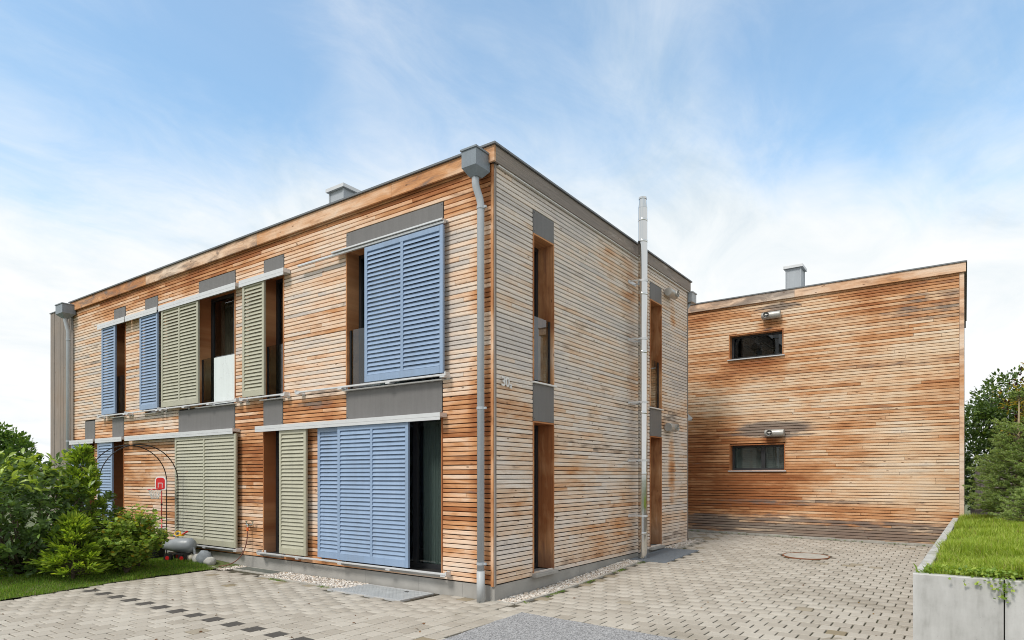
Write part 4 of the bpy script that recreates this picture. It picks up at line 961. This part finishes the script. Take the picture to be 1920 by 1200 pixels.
# spruces
def spruce(loc, h, rad, label, bare=.0, nbr=150, lo=0, hi=1):
    root = thing('spruce_tree', loc, label, 'spruce', 'spruces on the raised lawn'); b = Vector(loc); top = b+Vector((.03, .02, h))
    MB().tube([b, b.lerp(top, .6), top], [.045, .026, .006], 8).build('trunk', BARK_L if bare else BARK, root, smooth=True)
    P, D, S, mb = [], [], [], MB()
    for i in range(nbr):
        t_ = (i+random.random())/nbr; z = .05+t_*.93
        if bare and bare < t_ < .93: continue
        base = b.lerp(top, z); a = i*2.399+random.uniform(-.4, .4); L = rad*(1-t_)**.85*random.uniform(.7, 1.12)+.10
        dr = Vector((math.cos(a), math.sin(a), .02+.55*t_)).normalized(); tip = base+dr*L+Vector((0, 0, .07*L)); mb.tube([base, base+dr*L*.5-Vector((0, 0, .04*L)), tip], [.010, .006, .002], 5, caps=False)
        nt_ = max(4, int(L*15)); side = np.array(dr.cross(Vector((0, 0, 1))).normalized())
        for j in range(nt_):
            s = .18+.82*(j+.5)/nt_; o = np.array(base.lerp(tip, s)); tl = (1-s)*L*.42+.07; sg = 1 if j % 2 else -1
            td = np.array(dr)*.75+sg*side*.75*rng.uniform(.3, 1.2)+np.array([0, 0, rng.uniform(-.5, .45)]); td /= np.linalg.norm(td)
            m_ = int(46+tl*380); q = rng.random((m_, 1)); P.append(o+td*q*tl); sd_ = rng.normal(size=(m_, 3)); D.append(td*.75+sd_*.55+np.array([0, 0, .18])); S.append(rng.uniform(.026, .044, m_))
    tag(mb.build('branch', BARK, root), kind='stuff')
    P = np.concatenate(P); D = np.concatenate(D); S = np.concatenate(S)
    f = leaves('foliage', np.array([(-.5, 0, 0), (.5, 0, 0), (0, 1, 0)]), np.array([(0, 1, 2)]), P, D, S, .36, L_SPRUCE, root, tones(len(P), lo, hi)); tag(f, kind='stuff')
spruce((6.02, 8.45, .86), 2.45, .92, 'dense young spruce on the raised lawn touching the corner of the rear house', bare=.72, nbr=150)
spruce((6.62, 7.80, .88), 3.1, .95, 'taller pale green spruce at the right picture edge', nbr=150, lo=.2)
spruce((6.05, 6.60, .88), .55, .42, 'knee high spruce shoot in the grass before the big spruces', nbr=36, lo=.3)

# trees beyond
def crown_tree(name, loc, c, rad, n, mat, label, cat, leaf=(.10, .17), alt=0., trunk=.12, noise=.14, tv=LEAF_V, tf=LEAF_T, wid=.75, inner=.45, zmin=None, ncl=140, ball=.30):
    root = thing(name, loc, label, cat)
    cc, dd = shell_points(ncl, c, rad, inner, noise, zmin)
    mb = MB(); b = Vector(loc); mb.tube([b, b.lerp(Vector(c), .6), Vector(c)+Vector((0, 0, rad[2]*.5))], [trunk, trunk*.7, trunk*.15], 8); mb.build('trunk', BARK, root, smooth=True)
    tips = cc[rng.choice(len(cc), 24)]; branchy('branch', b.lerp(Vector(c), .7), [tuple(p) for p in tips], trunk*.3, BARK, root)
    r_ = ball*float(np.mean(rad)); P, D = clumps(cc, rng.uniform(.55, 1.2, len(cc))*r_, n/len(cc)); D = D+np.array([0, 0, .3])
    f = leaves('crown', tv, tf, P, D, rng.uniform(*leaf, len(P)), wid, mat, root, tones(len(P), 0, 1, alt)); tag(f, kind='stuff'); return root
crown_tree('thuja_tree', (-43.6, 7.4, -.2), (-44.0, 7.1, 1.9), (1.95, 1.95, 2.75), 9000, L_THUJA, 'round dark green thuja in the distance at the left edge', 'tree', (.22, .38), tv=SPRAY_V, tf=SPRAY_T, ncl=230, ball=.2, noise=.05, inner=.6)
crown_tree('hornbeam_tree', (5.95, 19.0, .3), (6.1, 19.0, 2.5), (1.25, 1.5, 2.25), 17000, L_HEDGE, 'dark green leafy tree behind the corner of the rear house', 'tree', (.09, .15), ncl=200, ball=.22, noise=.10)
crown_tree('hornbeam_tree', (8.2, 19.6, .3), (8.1, 19.6, 2.4), (1.7, 1.6, 2.1), 12000, L_HEDGE, 'broad dark tree beyond the spruces', 'tree', (.09, .15), ncl=170, ball=.22, noise=.10)
crown_tree('plum_tree', (7.05, 15.0, .4), (7.15, 15.0, 3.35), (.95, .95, 1.85), 6000, L_YEL, 'yellow and purple leaved tree behind the spruces at the right edge', 'tree', (.07, .12), alt=.34, trunk=.06, ncl=120, ball=.26, noise=.15)

# ------------------------------------------------------------------ neighbouring structures
scr = thing('plank_screen', (-14.3, .1, 0), 'weathered grey vertical plank wall beside the far rain pipe', 'screen wall')
x = -15.06
while x < -13.62:
    wd1 = random.uniform(.125, .15); toned(MB().box(x, min(x+wd1-.006, -13.6), .0+random.uniform(-.004, .004), .028, -.1, 6.10), 'plank', WOOD_GREY, scr); x += wd1
toned(MB().box(-15.05, -13.6, .03, .25, -.1, 6.09), 'core', WOOD_GREY, scr); MB().box(-15.08, -13.66, -.02, .27, 6.102, 6.125).build('cap', ZINC_D, scr)
def tilemat():
    m, t, b = newmat('clay_tile'); p = N(t, 'ShaderNodeNewGeometry').outputs['Position']
    t.links.new(RP(t, NOISE(t, p, 4, 4), [(.3, (.26, .065, .04)), (.7, (.40, .12, .075))]), b.inputs['Base Color']); b.inputs['Roughness'].default_value = .8; return m
TILE = tilemat(); RENDER_W = simple('white_render', (.62, .60, .56), .9)
nb = thing('tiled_house', (-32, 9.5, -.2), 'distant low white house with a red tiled roof behind the shrubs', 'house')
MB().box(-36.0, -26, 7.6, 14, -.2, 2.95).build('wall', RENDER_W, nb)
rf = MB().add([(-36.3, 7.2, 2.85), (-25.7, 7.2, 2.85), (-25.7, 10.6, 4.9), (-36.3, 10.6, 4.9), (-36.3, 14.4, 2.85), (-25.7, 14.4, 2.85)], [(0, 1, 2, 3), (3, 2, 5, 4), (1, 5, 2), (0, 3, 4)]).build('roof', FRAME, nb)
tl = MB()
for r_ in range(12):
    t0, t1 = r_/12, (r_+1.06)/12; ya, za = 7.2+3.4*t0, 2.85+2.05*t0; yb, zb = 7.2+3.4*min(t1, 1), 2.85+2.05*min(t1, 1)
    for c_ in range(40):
        x0 = -36.3+c_*.265; tl.add([(x0, ya, za+.075), (x0+.13, ya, za+.10), (x0+.255, ya, za+.07), (x0+.255, yb, zb+.035), (x0+.13, yb, zb+.055), (x0, yb, zb+.035)], [(0, 1, 4, 5), (1, 2, 3, 4)])
tag(tl.build('roof_tile', TILE, rf), kind='stuff')
for c_ in (-33, -29): MB().box(c_-.6, c_+.6, 7.57, 7.62, 1.0, 2.2).build('window', FRAME, nb)
fn = thing('plank_fence', (7.5, 13.6, .3), 'dark grey plank fence behind the corner of the rear house', 'fence')
for i in range(34): toned(MB().box(5.42+i*.13, 5.42+i*.13+.12, 13.6, 13.62, .2, 1.95+random.uniform(-.01, .01)), 'plank', WOOD_GREY, fn)
for z in (.6, 1.6): toned(MB().box(5.4, 9.85, 13.625, 13.66, z, z+.08), 'rail', WOOD_GREY, fn)

# ------------------------------------------------------------------ garden things
# rose arch: two hoops joined by rungs
ar = thing('garden_arch', (-8.1, -.95, .03), 'thin black metal rose arch standing on the lawn by the wall', 'garden arch')
ya, yb, xa, xb = -.22, -1.68, -7.90, -8.36; rr = (ya-yb)/2; zs = 2.32-rr*1.0
def hoop(x): return [(x, ya, .0)]+[(x, (ya+yb)/2+rr*math.cos(a), zs+rr*math.sin(a)) for a in np.linspace(0, math.pi, 25)]+[(x, yb, .0)]
for x in (xa, xb): MB().tube(hoop(x), .010, 8).build('hoop', BLACK_M, ar, smooth=True)
for a in list(np.linspace(.15, math.pi-.15, 6)): MB().tube([(xa, (ya+yb)/2+rr*math.cos(a), zs+rr*math.sin(a)), (xb, (ya+yb)/2+rr*math.cos(a), zs+rr*math.sin(a))], .005, 6).build('rung', BLACK_M, ar)
for z in (.35, .8, 1.25):
    for y in (ya, yb): MB().tube([(xa, y, z), (xb, y, z)], .005, 6).build('rung', BLACK_M, ar)
# toy basketball hoop
hx, hy = -8.28, -.36
bb = thing('basketball_hoop', (hx, hy, .03), 'small red toy basketball hoop on a thin red pole', 'toy hoop')
MB().tube([(hx, hy, .03), (hx, hy, .85)], .014, 10).tube([(hx, hy, .85), (hx, hy, 1.52)], .010, 10).build('pole', RED_P, bb, smooth=True)
MB().box(hx-.22, hx+.22, hy-.2, hy+.2, .02, .09, .01).build('base', BLACK_P, bb)
for z in (.85, 1.12): MB().tube([(hx, hy, z-.02), (hx, hy, z+.02)], .02, 10).tube([(hx, hy, z), (hx+.03, hy-.02, z)], .009, 6).build('knob', BLACK_P, bb)
nx, ny = .42, -.908; tx, ty = -ny, nx                                   # board normal and tangent
def bp_(u, v, d): return (hx+nx*d+tx*u, hy+ny*d+ty*u, 1.555+v)
def plate(w_, h_, d0, d1, top=.09, v0=0.):
    out = [(-w_, -h_+.02), (-w_+.02, -h_), (w_-.02, -h_), (w_, -h_+.02)]+[(w_-top+top*math.cos(a), h_-top+top*math.sin(a)) for a in np.linspace(0, math.pi/2, 5)]+[(-w_+top-top*math.sin(a), h_-top+top*math.cos(a)) for a in np.linspace(0, math.pi/2, 5)]
    n = len(out); vs_ = [bp_(u, v+v0, d) for d in (d0, d1) for u, v in out]
    return MB().add(vs_, [tuple(range(n)), tuple(range(2*n-1, n-1, -1))]+[(i, i+n, (i+1) % n+n, (i+1) % n) for i in range(n)])
plate(.128, .142, .015, .035).build('backboard', WHITE_P, bb); plate(.102, .116, .0355, .040, .06).build('board_face', RED_P, bb)
sq_ = MB()
for (u0, u1, v0, v1) in ((-.052, -.041, -.09, .0), (.041, .052, -.09, .0), (-.052, .052, .0, .011)): sq_.add([bp_(u0, v0, .0405), bp_(u1, v0, .0405), bp_(u1, v1, .0405), bp_(u0, v1, .0405), bp_(u0, v0, .043), bp_(u1, v0, .043), bp_(u1, v1, .043), bp_(u0, v1, .043)], [(4,5,6,7),(0,1,5,4),(1,2,6,5),(2,3,7,6),(3,0,4,7)])
sq_.build('target_square', WHITE_P, bb)
rc = Vector(bp_(0, -.12, .19)); rg = [(rc.x+.125*math.cos(a), rc.y+.125*math.sin(a), rc.z) for a in np.linspace(0, 2*math.pi, 25)]
MB().tube(rg, .009, 6, caps=False).tube([bp_(0, -.12, .04), bp_(0, -.12, .08)], .018, 8).build('rim', RED_P, bb)
net = MB()
for i in range(12):
    a = 2*math.pi*i/12
    for sgn in (1, -1):
        net.tube([(rc.x+.123*math.cos(a), rc.y+.123*math.sin(a), rc.z), (rc.x+.095*math.cos(a+sgn*.26), rc.y+.095*math.sin(a+sgn*.26), rc.z-.08), (rc.x+.065*math.cos(a+sgn*.52), rc.y+.065*math.sin(a+sgn*.52), rc.z-.19)], .0035, 4, caps=False)
net.build('net', WHITE_P, bb)
# grey toy tanker
tk = thing('toy_tanker', (-7.30, -.50, .04), 'grey toy tank trailer with red hubbed black wheels on the gravel', 'toy')
def tkp(u, v, z): ca, sa = math.cos(R(24)), math.sin(R(24)); return (-7.30+u*ca-v*sa, -.50+u*sa+v*ca, z)
MB().tube([tkp(-.42, 0, .42), tkp(-.40, 0, .42), tkp(-.12, 0, .425), tkp(-.08, 0, .425), tkp(.30, 0, .43), tkp(.37, 0, .43), tkp(.405, 0, .43)], [.05, .105, .155, .175, .175, .13, .04], 24).build('tank', GREY_P, tk, smooth=True)
MB().box(*sorted((tkp(-.35, 0, 0)[0], tkp(.36, 0, 0)[0])), -.60, -.40, .215, .245).build('chassis', BLACK_P, tk)
for u in (-.16, .22):
    for v in (-.17, .17):
        wh = MB().tube([tkp(u, v-.035, .14), tkp(u, v+.035, .14)], .105, 20).build('wheel', BLACK_P, tk); MB().tube([tkp(u, v-.042, .14), tkp(u, v+.042, .14)], .05, 14).build('hub', RED_P, wh)
MB().tube([tkp(.40, 0, .23), tkp(.62, .0, .16), tkp(.70, 0, .13)], .018, 8).tube([tkp(.50, -.05, .20), tkp(.50, .05, .20)], .02, 8).build('drawbar', RED_P, tk)
MB().tube([tkp(.36, -.02, .42), tkp(.42, -.02, .30), tkp(.44, -.02, .20)], .03, 10).build('valve', GREY_P, tk)
tk.scale = (.82, .82, .82)
# small toys lying about
ty_ = thing('toy_loader', (-7.42, -.36, .60), 'yellow, red and blue plastic toy lying on the grey tanker', 'toy')
def lower(): ty_.location.z -= .085; ty_.location.x += .06
MB().tube([(-7.62+.10*math.cos(a), -.40+.02*math.sin(a), .645+.045*math.sin(a)) for a in np.linspace(0, 2*math.pi, 17)], .014, 7, caps=False).build('ring', YEL_P, ty_); MB().box(-7.52, -7.40, -.44, -.38, .605, .635, .004).build('body', YEL_P, ty_)
MB().tube([(-7.44, -.41, .64), (-7.36, -.41, .66), (-7.24, -.41, .705)], [.012, .016, .020], 8).build('handle', RED_P, ty_); MB().box(-7.72, -7.64, -.44, -.37, .592, .606, .003).build('foot', BLUE_P, ty_)
lower()
tb = thing('plastic_tub', (-8.10, -.62, .03), 'round black plastic tub behind the currant bush', 'tub')
MB().tube([(-8.10, -.62, .04), (-8.10, -.62, .52), (-8.10, -.62, .525), (-8.10, -.62, .50), (-8.10, -.62, .08)], [.20, .26, .235, .232, .18], 24).build('shell', BLACK_P, tb); MB().tube([(-8.10, -.62, .50), (-8.10, -.62, .527)], .275, 24, caps=False).build('rim', BLACK_P, tb)
sb = thing('sand_shell', (-9.2, -.75, .03), 'blue plastic sand tray seen between the bushes', 'toy')
MB().tube([(-9.2, -.75, .04), (-9.2, -.75, .44), (-9.2, -.75, .45), (-9.2, -.75, .40)], [.36, .46, .43, .40], 20).build('tray', BLUE_P, sb)
MB().ball((-9.35, -.85, .52), .09, 12, 8).build('scoop', RED_P, sb)
tc = thing('toy_slide', (-8.7, -2.35, .03), 'teal and white plastic toy glimpsed behind the conifer', 'toy')
MB().box(-8.9, -8.5, -2.5, -2.2, .04, .62, .02).build('body', TEAL_P, tc); MB().box(-8.86, -8.54, -2.52, -2.18, .625, .72, .02).build('seat', WHITE_P, tc)
# football and stones
m, t, b = newmat('football_panels'); g_ = N(t, 'ShaderNodeTexCoord').outputs['Object']; vo = N(t, 'ShaderNodeTexVoronoi', {'Vector': g_, 'Scale': 11.}).outputs['Color']
t.links.new(MX(t, SS(t, N(t, 'ShaderNodeSeparateColor', {0: vo}).outputs[0], .70, .72), (.55, .50, .40), (.03, .03, .03)), b.inputs['Base Color']); b.inputs['Roughness'].default_value = .6
tag(MB().ball((-7.08, -.40, .105), .095, 18, 12).build('football', m, smooth=True, origin=(-7.08, -.40, .01)), 'worn black and white football beside the pale stone', 'ball')
STONE = simple('pale_limestone', (.44, .43, .40), .85, var=.18, scale=9, bump=.6, bscale=18); STONE_G = simple('grey_stone', (.22, .24, .26), .85, var=.15, scale=9, bump=.6, bscale=18)
tag(MB().ball((-6.83, -.38, .095), .13, 12, 8, (1.15, .8, .85), .10).build('garden_stone', STONE, smooth=True, origin=(-6.83, -.38, 0)), 'pale rounded stone beside the football', 'stone', 'garden stones by the gravel')
tag(MB().ball((-6.62, -.37, .13), .155, 12, 8, (1.1, .9, 1.0), .12).build('garden_stone', STONE_G, smooth=True, origin=(-6.62, -.37, 0)), 'bluish grey rough stone leaning on the pale stone', 'stone', 'garden stones by the gravel')
tag(MB().ball((-6.45, -.36, .08), .12, 12, 8, (1.0, .9, .8), .10).build('garden_stone', STONE, smooth=True, origin=(-6.45, -.36, 0)), 'small cream stone right of the grey stone', 'stone', 'garden stones by the gravel')
# tap and hose
tp = thing('water_tap', (-5.61, -.02, .80), 'chrome double outlet garden tap on the larch wall', 'tap')
MB().tube([(-5.61, .0, .80), (-5.61, -.09, .80)], .018, 10).build('spout', STEEL, tp); MB().tube([(-5.72, -.07, .80), (-5.50, -.07, .80)], .016, 10).build('crossbar', STEEL, tp)
for u in (-5.71, -5.51): MB().tube([(u, -.07, .80), (u, -.07, .86)], .010, 8).box(u-.035, u+.035, -.078, -.062, .855, .868).build('handle', STEEL, tp)
MB().tube([(-5.64, -.08, .80), (-5.645, -.09, .74)], .013, 8).build('nozzle', STEEL, tp)
hs = thing('garden_hose', (-5.66, -.1, .03), 'brown garden hose hanging from the tap down to the gravel', 'hose')
p0, p1, p2, p3 = Vector((-5.645, -.09, .70)), Vector((-5.60, -.12, .30)), Vector((-5.70, -.22, .06)), Vector((-6.05, -.42, .035))
MB().tube([(1-s)**3*p0+3*(1-s)**2*s*p1+3*(1-s)*s*s*p2+s**3*p3 for s in np.linspace(0, 1, 24)], .0095, 8).build('tube', simple('hose_rubber', (.16, .055, .035), .5), hs, smooth=True)
MB().tube([(-5.645, -.09, .755), (-5.645, -.09, .685)], .018, 10).build('coupling', simple('orange_plastic', (.70, .12, .02), .4), hs)

# fallen leaves on the paving, moss cushions along the edges
nl = 90; lx_ = np.concatenate([rng.uniform(-5.6, .5, 50), rng.uniform(.5, 4.7, 40)]); ly_ = np.concatenate([rng.uniform(-4.5, -.6, 50), rng.uniform(-.2, 9, 40)])
ll = leaves('leaf_litter', LEAF_V, LEAF_T, np.stack([lx_, ly_, zg(lx_, ly_)+.006], -1), rng.normal(size=(nl, 3))*np.array([1, 1, .08]), rng.uniform(.02, .05, nl), .7, leafmat('dry_leaf', [(0, (.10, .045, .02)), (.6, (.22, .10, .04)), (1, (.34, .20, .06))], .15, .15), None, tones(nl)); tag(ll, 'a few dry brown leaves scattered on the paving', 'leaves', kind='stuff')
mx_ = np.concatenate([rng.uniform(.352, .42, 160), rng.uniform(-4.6, -2.7, 120), rng.uniform(4.72, 4.82, 120), rng.uniform(-1.0, 4.8, 120)]); my_ = np.concatenate([rng.uniform(.1, 4.1, 160), rng.uniform(-.66, -.58, 120), rng.uniform(-.1, 8.8, 120), rng.uniform(9.26, 9.33, 120)])
nm = len(mx_); keep_ = np.sin(mx_*5+my_*6)+.5*np.sin(my_*13) > .1; mx_, my_ = mx_[keep_], my_[keep_]; nm = len(mx_); cl3 = np.repeat(np.stack([mx_, my_, zg(mx_, my_)], -1), 14, 0)+rng.normal(size=(nm*14, 3))*np.array([.018, .018, .0])
ms = leaves('moss', LEAF_V, LEAF_T, cl3, rng.normal(size=(nm*14, 3))+np.array([0, 0, 1.]), rng.uniform(.010, .026, nm*14), .4, L_GRASS2, None, tones(nm*14, 0, .8, .15)); tag(ms, 'moss and small weeds in the joints along kerbs and walls', 'moss', kind='stuff')
